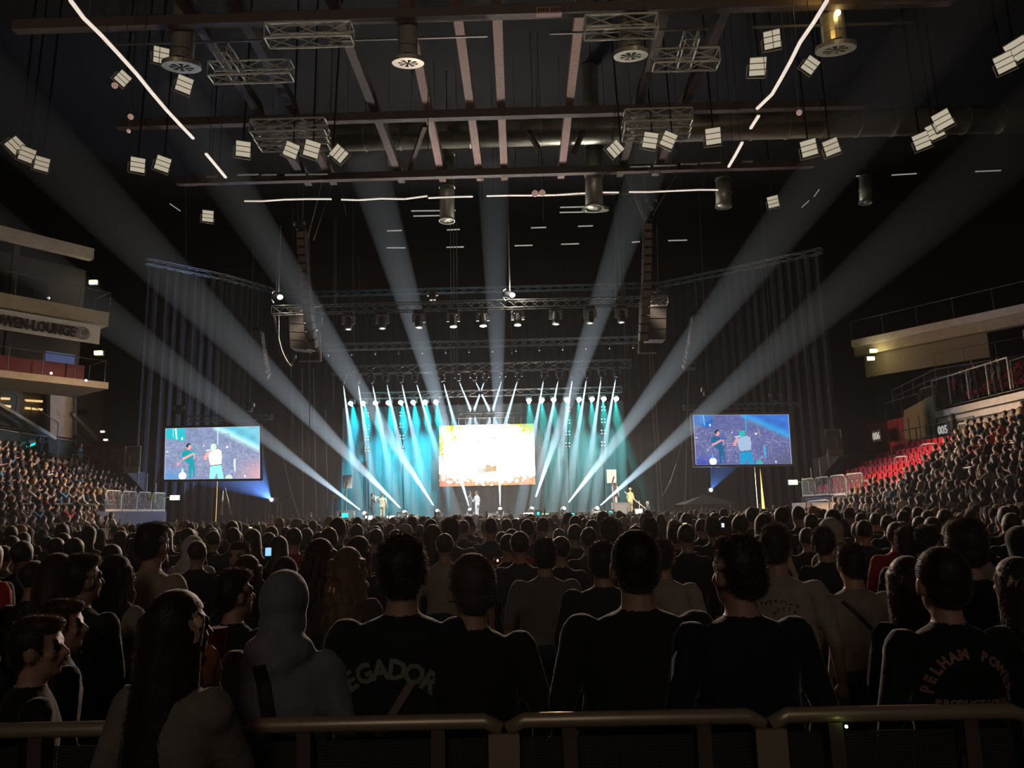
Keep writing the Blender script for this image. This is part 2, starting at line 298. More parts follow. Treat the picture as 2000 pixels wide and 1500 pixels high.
for i, (px, py, s, rt) in enumerate(fl):
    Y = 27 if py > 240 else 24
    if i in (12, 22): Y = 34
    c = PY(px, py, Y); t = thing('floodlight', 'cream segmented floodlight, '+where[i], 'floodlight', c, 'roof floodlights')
    out = (EYE-c).normalized(); out.z -= .15; out.normalize()
    x, y, _ = frame_of(out); x, y = x*math.cos(rt)+y*math.sin(rt), y*math.cos(rt)-x*math.sin(rt)
    s *= .26*Y/24
    def P3(u, v, wd): return c + x*(u*s) + y*(v*s) + out*(wd*s)
    MB().slab([P3(-1,-1.1,-.5),P3(1,-1.1,-.5),P3(1,1.1,-.5),P3(-1,1.1,-.5)], out*(s*.42)).build('housing', FB, t)
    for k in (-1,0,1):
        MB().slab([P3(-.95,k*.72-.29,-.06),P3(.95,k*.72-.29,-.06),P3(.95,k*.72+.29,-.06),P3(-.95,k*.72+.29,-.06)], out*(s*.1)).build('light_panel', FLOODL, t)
    MB().path([P3(1.02,.2,-.3),P3(1.25,.1,-.3),P3(1.25,-1.3,-.3),P3(-1.05,-1.4,-.3),P3(-1.05,-.4,-.3)], .03).build('bracket', RAIL, t)
    MB().bar(P3(0,1.1,-.3), Vector((c.x, c.y+.4, 25)), .05).build('stem', BLK, t)
for (px, py, Y, r, l) in ((255,228,24,.1,'small round pinkish roof lamp upper left'), (251,256,24,.07,'small white ball lamp below the pink one'), (1561,220,24,.1,'small round pinkish roof lamp on the right'), (1045,378,33,.16,'left one of two round roof lamps'), (1059,377,33,.16,'right one of two round roof lamps'), (224,167,24,.11,'small round pale lamp by the slanting line')):
    c = PY(px, py, Y); t = thing('ball_lamp', l, 'lamp', c, 'small round roof lamps'); MB().sph(c, r, 14, 8).build('globe', mat('pink_globe', (.7,.5,.42), .4, emit=(1,.6,.5), es=.25, noise=0), t, smooth=True)
    MB().cyl(c+Vector((0,0,r)), Vector((c.x,c.y,25)), .02, n=5).build('rod', GREY, t)
# ------------------------------------------------------------------ drapes
CL = [PY(285,600,45.8), PY(440,600,49.5), PY(562,600,54), PY(1290,600,54), PY(1450,600,50.5), PY(1612,600,47.2)]
CL = [Vector((p.x, p.y, 0)) for p in CL]; ZT = 18.3
def drape(name, p, q, label, gap=None):
    L = (q-p).length; n = int(L/.18); d = (q-p)/n; nr = Vector((-d.y, d.x, 0)).normalized(); zs = [0, 4.35, ZT]
    for part in ((0, n) ,) if gap is None else ((0, gap), (gap, n)):
        vs = []; fs = []; cols = range(part[0], part[1]+1)
        for i in cols:
            wv = nr*(.09*math.sin(i*1.9)+.04*math.sin(i*.7))
            for z in zs:
                b = p + d*i + wv + Vector((0,0,z))
                if gap is not None and z == 0 and i == gap: b += d.normalized()*(.2 if part[0] == gap else -.2)
                vs.append(b)
        nz = len(zs)
        for i in range(len(cols)-1):
            for j in range(nz-1): a_ = i*nz+j; fs.append((a_, a_+nz, a_+nz+1, a_+1))
        MB().add(vs, fs).build('curtain', DRAPE, name)
t = thing('stage_drape', 'floor to roof black drape wall around the stage', 'drape', (0,0,0))
for i in range(5):
    p, q = CL[i], CL[i+1]; g = None
    for pxg in (438, 1478):
        if (pxg == 438 and i == 0) or (pxg == 1478 and i == 4):
            d = ray(pxg, 980); tt = None
            best = min(range(int((q-p).length/.18)), key=lambda k: abs(math.atan2((p+(q-p)*(k/int((q-p).length/.18))).x, (p+(q-p)*(k/int((q-p).length/.18))).y)-math.atan2(d.x, d.y)))
            g = max(2, best)
    drape(t, p, q, '', g)
for i in range(5): lattice_mb = MB(); lattice(lattice_mb, CL[i]+Vector((0,-.3,ZT)), CL[i+1]+Vector((0,-.3,ZT)), .35, .35, .8, .03, .02, 4); lattice_mb.build('top_rail', DALU, t)
# self-glowing panels stand for the warm lit backstage wall behind both gaps
for px, Yb, l, w_ in ((438,50.6,'tall golden lit gap in the drapes below the left screen',1.0), (1478,51.9,'narrow golden lit gap in the drapes below the right screen',1.0)):
    c = PY(px, 980, Yb); d = (Vector((c.x, c.y, 0))).normalized(); c = Vector((c.x, c.y, 2.3))
    MG = mat('backstage_wall_glow', (1,.8,.4), .5, emit=(1,.62,.16), es=2.4, noise=0)
    t = thing('backstage_glow_panel', l, 'glowing panel', (c.x, c.y, 0)); MB().box(c, (w_, .1, 4.4), rz=-math.atan2(d.x, d.y)).build('panel', MG, t)
    MB().box(c-d*.09+Vector((.06,0,-.1)), (.12, .05, 3.8)).build('tube', mat('backstage_tube', (1,1,.8), .5, emit=(1,.9,.6), es=8, noise=0), t)
# cloth flaps by the left gap, golden light put into their colour
c = PY(438, 990, 48.2); t = thing('cloth_flap', 'golden lit triangular curtain flap beside the left gap', 'curtain')
a0, b0, c0 = PY(438,950,48.0), PY(447,1004,48.0), PY(453,1003,47.9)
MB().slab([PY(440,952,48.3), PY(443,1005,48.3), PY(452,1004,48.2)], (0,.05,0)).build('cloth', mat('gold_lit_cloth', (.5,.28,.1), .8), t)
MB().slab([PY(436,958,48.3), PY(434,1006,48.3), PY(428,1006,48.2)], (0,.05,0)).build('cloth', mat('gold_lit_cloth'), t)
# ------------------------------------------------------------------ stands
ROWH, ROWD = .44, .85
def row_x(s, k): return AX + s*(18.8 + ROWD*k)
def row_z(k): return 2.15 + ROWH*k
for s, nm in ((-1, 'left'), (1, 'right')):
    m = MB()
    for k in range(-3, 8):
        x = row_x(s, k)+s*ROWD/2; z = row_z(k); y1 = 44 if k >= 0 else 35
        m.box((x, (y1-8)/2, z/2), (ROWD, y1+8, z))
    struct('floor_'+nm, m, CONC)
    # parapet in front of the fixed rows
    m = MB(); m.box((row_x(s,0)-s*.08, 39.7, 1.2), (.14, 8.9, 2.3)); struct('wall_parapet_'+nm, m, mat('parapet_dark', (.02,.018,.018), .8))
    # wall behind the top row: cream, then red near the stage; balcony deck on it
    x = AX+s*25.6
    m = MB(); m.box((x, 16, 5.4), (.2, 50, 3.1)); struct('wall_rear_'+nm, m, CREAM)
    m = MB(); 
    for i in range(15 if s>0 else 16): m.box((x-s*(.02+.002*i*i), (41.3 if s > 0 else 44.2)+i*.55, 6.0), (.2, .56, 1.9))
    struct('wall_red_'+nm, m, REDW)
    for y in ((41.9, 43.0, 44.2) if s > 0 else ()): tag(MB().box((x-s*.2, y, 6.0), (.05,.06,1.7)).build('wall_joint', mat('dark_red', (.08,.006,.008), .6)), kind='structure')
    m = MB(); m.box((x+s*2.2, 16, 6.85), (4.6, 50, .25)); struct('floor_balcony_'+nm, m, CREAM)
    # upper tier
    m = MB()
    for k in range(10):
        ye = (42.6,41.5,40.4,39.3,38.2)[k] if k < 5 and s > 0 else 36; m.box((x+s*(1.6+.75*k+.37), (ye-13)/2, 7+.3*k), (.75, ye+13, .5+.6*k))
    struct('floor_upper_'+nm, m, mat('upper_tier_dark', (.03,.02,.02), .9))
# ---- rails
def railing(pts, h, label, m=RAIL, post=1.2, mid=True, r=.03, group=None, name='railing'):
    t = thing(name, label, 'railing', pts[0], group); up = Vector((0,0,h))
    P = [Vector(p) for p in pts]
    MB().path([p+up for p in P], r).build('top_rail', m, t)
    if mid: MB().path([p+up*.5 for p in P], r*.7).build('mid_rail', m, t)
    for i in range(len(P)-1):
        L = (P[i+1]-P[i]).length; n = max(1, round(L/post))
        for k in range(n+(1 if i == len(P)-2 else 0)):
            p = P[i]+(P[i+1]-P[i])*(k/n); MB().cyl(p, p+up, r, n=6).build('post', m, t)
    return t
def gate(p, q, h, label, group, m=RAIL, nb=9):
    p, q = Vector(p), Vector(q); t = thing('crowd_gate', label, 'barrier', p, group); d = q-p; L = d.length; d.normalize(); up = Vector((0,0,1))
    a0, b0 = p+d*(L*.04), q-d*(L*.04)
    pts = [a0+up*.12, a0+up*(h-.2), a0+d*.06+up*(h-.06), a0+d*.2+up*h, b0-d*.2+up*h, b0-d*.06+up*(h-.06), b0+up*(h-.2), b0+up*.12, a0+up*.12]
    MB().path(pts, .035).build('frame', m, t)
    for i in range(1, nb+1): c = a0+(b0-a0)*(i/(nb+1)); MB().cyl(c+up*.12, c+up*h, .016, n=5).build('bar', m, t)
    MB().box(p+(q-p)*.5+up*.06, (.1, L*.96, .12)).build('plinth', CREAM, t)
    return t
gy = [44, 42, 40, 38, 36]
ordw = ['at the stage end','second from the stage end','third from the stage end','farthest from the stage']
for i in range(4):
    x = row_x(1,0)-.1; gate((x, gy[i], 2.3), (x, gy[i+1], 2.3), 1.05, 'pale tubular gate before the empty red seats, '+ordw[i], 'gates in front of the right stand')
gy = [44, 42.4, 40.8, 39.2, 37.6]
for i in range(4):
    x = row_x(-1,0)+.1; gate((x, gy[i], 2.3), (x, gy[i+1], 2.3), 1.1, 'pale tubular gate on the left stand parapet, '+ordw[i], 'gates in front of the left stand')
# concrete front with handrails on the right
t = thing('stair_block', 'beige stepped concrete block under the right gates', 'steps', (row_x(1,-1), 37, 0))
for i in range(3): MB().box((row_x(1,-1)-.2-.3*i, 39.5-1.1*i, 1.0-.1*i), (.5, 6-i, 2.0-.45*i)).build('step', CREAM, t)
def hoop(px, py0, py1, X, wpx, l):
    a_, b_ = PX(px, py1, X), PX(px, py0, X); c_ = PX(px+wpx, py0-wpx*.1, X); d_ = PX(px+wpx, py1, X)
    t = thing('handrail', l, 'handrail', a_, 'tubular handrails in the stands'); MB().path([a_, b_*.92+a_*.08, b_*.85+c_*.15, c_*.85+b_*.15, c_*.92+d_*.08, d_], .035).build('tube', RAIL, t)
for a_ in ((1626,968,1008,15.9,28,'pale hoop handrail on the steps below the gates, left'),(1655,960,1000,16.2,26,'second pale hoop handrail on the steps below the gates'),(1680,940,975,17,30,'pale hoop handrail at the right end of the gates'),
           (1873,915,948,17.5,38,'pale hoop handrail amid the seated right crowd'),(1804,958,985,16.5,34,'bright slanting handrail low in the right crowd'),(1946,868,915,19,44,'dim handrail high in the right crowd'),(1872,828,850,21,16,'dark hoop rail by the standing person in the right stand'),
           (1540,1005,1035,12,16,'small pale hoop rail in front of the right stand'),(1575,980,1010,15,44,'low curved handrail at the foot of the right steps'),(1748,893,935,19,24,'thin dark handrail beside the red seats'),(1800,868,890,20.5,28,'thin dark handrail near the top red seats')):
    hoop(*a_)
a_, b_ = PX(120,1060,-16.8), PX(120,1044,-16.8); c_ = PX(150,1043,-16.8); d_ = PX(150,1060,-16.8)
t = thing('handrail', 'pale hoop handrail at the foot of the left stand', 'handrail', a_, 'tubular handrails in the stands'); MB().path([a_, b_, c_, d_], .035).build('tube', RAIL, t)
# end-of-stand stair balustrades going down to the floor by the stage
for s, X in ((1, row_x(1,4)), (-1, row_x(-1,4))):
    side = 'right' if s > 0 else 'left'
    xe = [AX+s*18.8, AX+s*21.1, AX+s*26.0]; pts = [(xe[0]+s*.55*k, 44.1, 2.3+.57*k) for k in range(0, 5)]
    m = MB(); m.slab([Vector((xe[0],44.02,.2)), Vector((xe[2],44.02,.2)), Vector((xe[2],44.02,4.8)), Vector((xe[1],44.02,4.65)), Vector((xe[0],44.02,2.3))], (0,.12,0)); struct('wall_end_'+side, m, CONC)
    m = MB(); m.box((AX+s*24.2, 47.4, 2.4), (6.2, 6.6, 4.8)); struct('floor_platform_'+side, m, CONC)
    t = thing('railing', 'row of single rail posts on the sloping end wall of the %s stand' % side, 'railing', pts[0], 'sloping end rails')
    for p in pts: MB().cyl(p, Vector(p)+Vector((0,0,1.15)), .035, n=6).build('post', RAIL, t)
    x0, x1, z0 = AX+s*20.4, AX+s*21.3, 4.72; t = thing('glass_gate', 'tall framed gate at the top of the %s stand end' % side, 'gate', (x0, 43.9, z0))
    MB().path([(x0,44.1,z0),(x0,44.1,z0+1.5),(x1,44.1,z0+1.5),(x1,44.1,z0),(x0,44.1,z0)], .05).build('frame', RAIL, t)
    MB().box(((x0+x1)/2,44.1,z0+.8), (abs(x1-x0)*.8,.03,1.3)).build('pane', mat('smoked_pane', (.03,.035,.04), .2), t)
    MB().box(((x0+x1)/2,44.1,z0+.1), (abs(x1-x0),.2,.4)).build('plinth', CREAM, t)
    # rail in front of the red wall
    xr = AX+s*24.6
    railing([(xr, 36.5 if s > 0 else 44.3, 4.8), (xr, 43.8 if s > 0 else 49.5, 4.8)], 1.05 if s < 0 else 1.2, 'pale rail in front of the %s red wall' % side, RAIL if s < 0 else GREY, 1.9, s > 0, .03)
# ---- upper rails on the right: fence over red wall, gate bars, people's balcony
XR = AX+25.5
railing([(XR, 47.0, 6.95), (XR, 43.0, 6.95)], 1.15, 'dim rail above the right red wall', GREY, 1.6, False, .03)
t = gate((XR, 42.9, 6.9), (XR, 41.0, 6.9), 1.4, 'barred gate on top of the right red wall', None, GREY, 7)
# olive stair flank wall
m = MB(); P = [PX(1765,858,XR-.1), PX(1765,802,XR-.1), PX(1828,768,XR-.1), PX(1828,862,XR-.1)]
m.slab(P, (.2,0,0)); struct('wall_stair_right', m, mat('olive_plaster', (.22,.17,.07), .85))
railing([PX(1745,790,XR+.4), PX(1830,752,XR+.4), PX(1942,738,XR+.4)], .9, 'sloping stair rail above the olive wall', GREY, 1.4, True, .025)
railing([(XR-.3, 40.9, 6.98), (XR-.3, 34.4, 6.98)], 1.5, 'pale balcony rail with people behind it on the right', RAIL, 1.55, False, .04)
railing([(XR-.3, 34.2, 6.98), (XR-.3, 26, 6.98)], 1.3, 'dim continuing balcony rail at the right edge', GREY, 1.55, False, .03)
m = MB(); m.box((XR-.2, 36.9, 6.6), (.2, 8, .35)); m.box((XR-.1, 36.9, 6.2), (.2, 8, .3)); m.box((XR-.2, 29.4, 6.6), (.2, 6, .5)); struct('trim_1', m, mat('pale_concrete', (.62,.53,.42), .8, nscale=3))
# number signs
SGN = mat('sign_dark', (.08,.07,.06), .6); SGL = mat('sign_white', (.9,.85,.75), .5, emit=(1,.93,.8), es=.35, noise=0)
def sign_plate(c, wid, hei, txt, label, face=-1, size=.5):
    t = thing('block_sign', label, 'sign', c); MB().box(c, (.08, wid, hei)).build('plate', SGN, t)
    o = text_mesh(txt, size, 'lettering', SGL, t, .01, .012); o.rotation_euler = (math.pi/2, 0, -math.pi/2); o.location = (-.06, 0, -size*.36)
    return t
p = PX(1713, 851, AX+24.4); sign_plate(Vector((p.x, p.y, p.z)), 1.15, .75, '006', 'black sign reading 006 on the rail before the right red wall', size=.62)
p = PX(1843, 839, XR-.3); sign_plate(Vector((p.x, p.y, p.z)), 1.5, .8, '005', 'black sign on the cream wall reading 005, half hidden', size=.62)
p = PX(1697, 845, XR-.35); t = sign_plate(Vector((p.x, p.y+.2, p.z)), .9, .4, '', 'small dark plate on the right red wall', size=.2)
# ---- seats
def seat_proto():
    t = thing('stadium_seat', 'x', 'seat')
    MB().box((0,0,.42), (.42,.44,.05)).box((-.2,0,.39), (.04,.42,.07)).build('seat_pan', RED, t)
    m = MB(); n = 6; vs = []; fs = []
    for th in (0, .04):
        for i in range(n+1):
            y = -.21+.42*i/n; b = .05*(1-(2*i/n-1)**2)
            for z in (.44, .66, .8-.03*abs(2*i/n-1)): vs.append((.2+b*.9+(z-.44)*.12+th, y, z))
    k = (n+1)*3
    for s_ in (0, 1):
        for i in range(n):
            for j in range(2): a_ = s_*k+i*3+j; fs.append((a_, a_+3, a_+4, a_+1))
    for i in range(n): fs += [(i*3+2, i*3+5, k+i*3+5, k+i*3+2), (i*3, i*3+3, k+i*3+3, k+i*3)]
    fs += [(0,1,k+1,k),(1,2,k+2,k+1),(n*3,n*3+1,k+n*3+1,k+n*3),(n*3+1,n*3+2,k+n*3+2,k+n*3+1)]
    m.add(vs, fs).build('backrest', RED, t)
    BR = mat('seat_bracket', (.75,.7,.62), .5)
    for y in (-.255, .255): MB().box((.02, y, .42), (.34,.03,.05)).box((-.14, y, .33), (.04,.03,.2)).box((.2,y,.5),(.04,.03,.12)).build('arm_bracket', BR, t)
    MB().box((.12,0,.2), (.08,.1,.4)).build('leg', BLK, t)
    return t
sp = seat_proto(); first = True
rown = ['front row of','second row of','third row of','fourth row of','fifth row of','top row of']
for k in range(0, 6):
    y = 43.4; yn = [33.5,33.5,34,35,35.5,36.3][k]; n = int((y-yn)/.56); y = 43.4-(.3*(k>3))
    for i in range(n):
        o = sp if first else copy_tree(sp); first = False
        o.location = (row_x(1,k)+.45, y-.56*i, row_z(k)+.0)
        third = ['stage end','middle','crowd end'][min(2, i*3//n)]
        tag(o, 'empty red seat, %s right block, %s' % (rown[k], third), 'seat', 'red seats, %s right block, %s' % (rown[k], third))
# some empty red seats on the left & the dim upper tier rows on the right
for i, (k, y) in enumerate([(4,43),(4,42.4),(4,41.8),(5,43),(5,42.4),(5,41.8),(3,43.2)]):
    o = copy_tree(sp); o.location = (row_x(-1,k)-.45, y, row_z(k)); o.rotation_euler = (0,0,math.pi)
    tag(o, 'empty red plastic seat near the red wall of the left stand', 'seat', 'red seats in the left stand')
for k in range(5):
    for i in range(12-k):
        o = copy_tree(sp); o.location = (XR+2.2+.75*k, (42.2,41.1,40,38.9,37.8)[k]-.56*i, 7.27+.6*k)
        tag(o, 'dim red seat in row %s of the upper right tier' % ['one','two','three','four','five','six'][k], 'seat', 'dim red seats in upper right tier')
# ---- left lounge block, running diagonally across the corner
A_ = Vector((-27.3, 31.1, 0)); B_ = Vector((-21.9, 38.3, 0)); dl = (B_-A_).normalized(); nl = Vector((-dl.y, dl.x, 0))
def lb(u0, u1, z0, z1, th=.3, off=0.0):
    L = (B_-A_).length
    return [A_+dl*(L*u0)+nl*off+Vector((0,0,z0)), A_+dl*(L*u1)+nl*off+Vector((0,0,z0)), A_+dl*(L*u1)+nl*off+Vector((0,0,z1)), A_+dl*(L*u0)+nl*off+Vector((0,0,z1))], nl*th
def lstruct(name, *args, m=CREAM): q, n_ = lb(*args); mb = MB(); mb.slab(q, n_); struct(name, mb, m)
lstruct('trim_2', -.6, 1.02, 8.75, 9.1, 4.0, 0)           # lower balcony slab
lstruct('trim_3', -.6, 1.0, 12.15, 12.9, 4.0, 0.1)        # upper balcony fascia and slab
lstruct('trim_4', -.6, .9, 15.7, 16.3, .5, .3, m=mat('pale_concrete'))
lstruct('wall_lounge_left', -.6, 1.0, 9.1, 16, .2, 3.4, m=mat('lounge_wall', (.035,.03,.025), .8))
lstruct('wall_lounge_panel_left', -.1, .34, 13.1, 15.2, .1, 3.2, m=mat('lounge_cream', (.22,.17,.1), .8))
for u in (.02, .3, .52): lstruct('lounge_pillar', u, u+.03, 9.1, 15.8, .3, 1.2, m=mat('lounge_pillar_dark', (.05,.045,.04), .8))
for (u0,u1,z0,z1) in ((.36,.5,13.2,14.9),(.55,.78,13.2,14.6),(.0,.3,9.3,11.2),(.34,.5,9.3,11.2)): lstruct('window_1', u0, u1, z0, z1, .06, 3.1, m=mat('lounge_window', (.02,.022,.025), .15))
# banner
t = thing('lounge_banner', 'long white banner reading LÖWEN-LOUNGE on the left balcony front', 'banner', A_+Vector((0,0,11.5)))
q, n_ = lb(-.5, .95, 11.05, 12.05, .06, -.05); MB().slab(q, n_).build('board', mat('banner_white', (.62,.56,.46), .6), t)
lt = text_mesh('LÖWEN-LOUNGE', .74, 'lettering', mat('banner_ink', (.01,.01,.012), .6), t, .012, .022, 'RIGHT')
ang = math.atan2(dl.y, dl.x); lt.rotation_euler = (math.pi/2, 0, ang)
L_ = (B_-A_).length
def on_banner(px, py): d = ray(px, py); return EYE + d*((A_-EYE).dot(nl)/d.dot(nl))
lt.scale = (.66, 1, 1); p0 = on_banner(146, 640); lt.location = dl*((p0-A_).dot(dl)) - nl*.08 + Vector((0,0,-.25))
cc = A_+dl*((on_banner(161,648)-A_).dot(dl))-nl*.09+Vector((0,0,11.5)); MB().ringd(cc, nl, .3, .34, .02, 24).ringd(cc, nl, .2, .22, .02, 24).build('emblem_ring', mat('emblem_grey', (.2,.19,.17), .6), t)
o = text_mesh('B', .3, 'emblem_letter', mat('emblem_grey'), t, .01, .01); o.rotation_euler = (math.pi/2,0,ang); o.location = cc-t.location-nl*.02-Vector((0,0,.1))
for z, l, h in ((9.1,'thin rail on the lower lounge balcony at the left',1.15),(12.9,'thin rail on the upper lounge balcony at the left',1.1)):
    railing([A_-dl*3+Vector((0,0,z)), B_+Vector((0,0,z))+nl*.1, B_+nl*2+Vector((0,0,z))], h, l, GREY, 1.5, False, .025)
t = thing('lounge_screen', 'dim blue lit display inside the lower left lounge', 'display', PY(118,702,37.5)); c = PY(118,702,37.5)
MB().slab([c+dl*-.7+Vector((0,0,-.3)), c+dl*.7+Vector((0,0,-.3)), c+dl*.7+Vector((0,0,.35)), c+dl*-.7+Vector((0,0,.35))], nl*.06).build('screen', mat('blue_disp', (.05,.06,.12), .4, emit=(.12,.17,.38), es=.35, noise=0), t)
for (px, py, l) in ((95,582,'tiny white lamp on the upper lounge rail'),(100,729,'tiny white lamp on the lower lounge rail'),(168,743,'tiny white lamp at the end of the lower slab')):
    tag(MB().sph(PY(px,py,36.5), .06).build('rail_lamp', mat('small_white_lamp', (1,1,1), .4, emit=(1,1,1), es=3, noise=0)), l, 'lamp')
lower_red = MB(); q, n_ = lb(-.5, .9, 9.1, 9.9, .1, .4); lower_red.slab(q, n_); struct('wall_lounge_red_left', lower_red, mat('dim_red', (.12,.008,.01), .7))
# concrete below the lounge: soffit wall, pillar, stairs
XL = AX-25.4
m = MB(); m.slab([PX(98,850,XL+.3), PX(98,748,XL+.3), PX(142,756,XL+.3), PX(142,856,XL+.3)], (-.2,0,0)); struct('wall_concourse_left', m, CREAM)
m = MB(); m.slab([PX(146,850,XL+.4), PX(146,752,XL+.4), PX(150,752,XL+.4), PX(150,850,XL+.4)], (-.3,0,0)); struct('wall_post_left', m, mat('pale_concrete'))
m = MB(); m.slab([PX(143,812,XL+.5), PX(143,805,XL+.5), PX(190,852,XL+.5), PX(190,862,XL+.5)], (-.4,0,0)); m.slab([PX(0,792,XL+.5), PX(0,786,XL+.5), PX(110,852,XL+.5), PX(110,860,XL+.5)], (-.4,0,0)); struct('trim_5', m, mat('pale_concrete'))
m = MB(); m.slab([PX(150,870,XL), PX(150,800,XL), PX(200,800,XL), PX(200,870,XL)], (-.2,0,0)); m.slab([PX(150,810,XL), PX(155,755,XL), PX(205,765,XL), PX(202,815,XL)], (-.2,0,0)); struct('wall_stair_left', m, mat('lounge_cream'))
m = MB(); m.slab([PX(0,850,XL-1), PX(0,728,XL-1), PX(100,745,XL-1), PX(100,850,XL-1)], (-.2,0,0)); struct('wall_concourse_back_left', m, mat('concourse_dark', (.12,.1,.07), .8))
for (x0,y0,x1,y1) in ((0,778,18,779),(50,782,82,784),(50,797,82,800),(0,792,20,794)):
    tag(MB().bar(PX(x0,y0,XL-.8), PX(x1,y1,XL-.8), .1, .12).build('concourse_strip_lamp', mat('warm_strip', (1,.8,.5), .5, emit=(1,.66,.28), es=.9, noise=0)), 'warm strip lamp in the concourse behind the left stand', 'strip lamp', 'warm concourse strip lamps')
for (p, q, l) in (((0,783),(112,852),'stair rail slanting down over the left stand'),((150,800),(192,850),'short stair rail slanting below the lounge')):
    a_, b_ = PX(*p, XL+.6), PX(*q, XL+.6); railing([a_, b_], .8, l, GREY, 1.3, False, .02)
# glass balustrade over the left crowd
t = thing('glass_balustrade', 'tall glazed balustrade above the left crowd', 'balustrade', (XL+.3, 38, 5.5))
gx = XL+.35
for i in range(5):
    y0, y1 = 45.3-1.75*i, 45.3-1.75*(i+1)
    f = MB().path([(gx,y0-.05,5.5),(gx,y0-.05,6.75),(gx,y1+.05,6.75),(gx,y1+.05,5.5)], .035).build('frame', RAIL, t)
    MB().box((gx, (y0+y1)/2, 6.1), (.03, 1.6, 1.2)).build('glass_pane', mat('tinted_glass', (.05,.08,.08), .15), f)
m = MB(); m.box((gx-.1, 40.5, 5.3), (.2, 10.5, .4)); struct('trim_6', m, mat('pale_concrete'))
t = thing('light_bar', 'cyan lit bar of beads behind the glass balustrade on the left', 'light', PX(65,867,gx+.4))
for i in range(6): MB().sph(PX(54+4.2*i, 872-1.6*i, gx+.4), .07, 8, 5).build('bead', mat('cyan_bead', (0,1,1), .4, emit=(0,.75,.8), es=1.3, noise=0), t)
# ---- right upper block
A2 = Vector((28.5, 37.8, 0)); B2 = Vector((21.7, 47.6, 0)); d2 = (B2-A2).normalized(); n2 = Vector((d2.y, -d2.x, 0))
def rstruct(name, u0, u1, z0, z1, th, off, m):
    L = (B2-A2).length; q = [A2+d2*(L*u)+n2*off+Vector((0,0,z)) for u, z in ((u0,z0),(u1,z0),(u1,z1),(u0,z1))]; mb = MB(); mb.slab(q, n2*th); struct(name, mb, m)
rstruct('trim_7', -.5, 1.0, 11.9, 12.35, .6, -.1, mat('pale_concrete'))
rstruct('trim_8', -.5, 1.0, 11.3, 11.9, .5, .1, CREAM)
rstruct('wall_upper_right', -.5, .22, 9.6, 11.2, .2, 1.2, CREAM)
rstruct('wall_upper_niche_right', .35, .97, 9.9, 11.6, .2, .6, mat('lounge_cream'))
rstruct('wall_upper_dark_right', -.5, 1.0, 6.9, 10, .2, 2, DARK)
railing([A2-d2*3+Vector((0,0,12.4)), B2+Vector((0,0,12.4))], 1.2, 'faint rail along the top of the right upper concrete band', GREY, 2.2, False, .025)
railing([A2-d2*3+n2*.2+Vector((0,0,9.5)), A2+d2*7+n2*.2+Vector((0,0,9.5))], 1.1, 'faint rail in front of the upper right cream wall', GREY, 1.8, False, .02)
for (px,py,Y,l,c_) in ((1706,685,46.3,'upper one of two yellow wall lamps on the right',1),(1701,700,46.3,'lower one of two yellow wall lamps on the right',1),(182,551,40,'yellow-white wall lamp by the upper lounge on the left',1),(192,689,40,'yellow-white wall lamp by the lower lounge on the left',1),(200,843,44.5,'white lamp on the left stair wall',0),(206,859,44.5,'tiny white lamp below the stair wall lamp',0)):
    c = PY(px,py,Y); t = thing('wall_lamp', l, 'lamp', c, 'wall lamps'); sz = .3 if c_ else .14
    MB().box(c, (sz*1.4, .1, sz*.7)).build('lens', EXITL if c_ else mat('small_white_lamp'), t); MB().box(c+Vector((0,.12,0)), (sz*1.6,.12,sz)).build('housing', GREY, t)
    if c_: lamp('wall_lamp_light', 'POINT', c+Vector((0,-.5,-.1)), 14, (1,.9,.45), size=.1)
for (px,py,Y,l,s) in ((341,972,43.5,'green-yellow exit lamp on a pole beside the left gates',-1),(1549,942,43.5,'green-yellow exit lamp on a pole beside the right gates',1)):
    c = PY(px,py,Y); t = thing('exit_lamp', l, 'lamp', c, 'exit lamps on poles'); MB().box(c, (.46,.16,.26)).build('lens', EXITL, t); MB().box(c+Vector((0,.1,0)), (.5,.08,.3)).build('housing', GREY, t)
    MB().path([c, c+Vector((s*.9,.05,.05)), c+Vector((s*.9,.05,-.6))], .03).build('arm', RAIL, t)
    lamp('exit_light', 'POINT', c+Vector((0,-.4,0)), 5, (.8,1,.3), size=.1)
# ------------------------------------------------------------------ stage
xa_, xb_ = PY(668,900,53.4).x, PY(1224,900,53.4).x; t = thing('stage_backcloth', 'grey backcloth washed in cyan light behind the stage', 'backcloth', (xa_,53.4,0))
mb = MB(); nn = 150; mb.add([(xa_+(xb_-xa_)*i/nn, 53.4+.07*math.sin(i*1.3), z) for i in range(nn+1) for z in (1.0, 9.6)], [(i*2,i*2+2,i*2+3,i*2+1) for i in range(nn)]); mb.build('cloth', mat('backcloth_grey', (.28,.3,.3), .9, nscale=1.5), t); MB().bar((xa_,53.4,9.6),(xb_,53.4,9.6),.08).build('pipe', BLK, t)
m = MB(); x0 = PY(640,1000,48).x; x1 = PY(1292,1000,48).x
m.box(((x0+x1)/2, 49.5, .71), (x1-x0, 6.5, 1.42)); struct('floor_stage', m, mat('stage_black', (.03,.03,.032), .35))
def zst(px, Y=48): return PY(px, 1000, Y).x
SZ = 1.42
gt2 = 'stage lighting trusses'
def stage_truss(p, q, Y, l, w=.42, pitch=.55, m=ALU, rc=.03, rl=.014):
    a_, b_ = PY(*p, Y), PY(*q, Y); z = (a_.z+b_.z)/2; return truss_thing(l, (a_.x,Y,z), (b_.x,Y,z), w, w, pitch, rc, rl, m, gt2), z
_, Z1 = stage_truss((533,607),(1303,587),38,'front stage truss, brightly lit, carrying the black moving heads', .42)
_, Z2 = stage_truss((612,680),(1250,663),43,'second stage truss hung with small hooks', .36)
_, Z3 = stage_truss((650,722),(1232,713),46.5,'third stage truss carrying the row of lit moving heads', .5, .9)
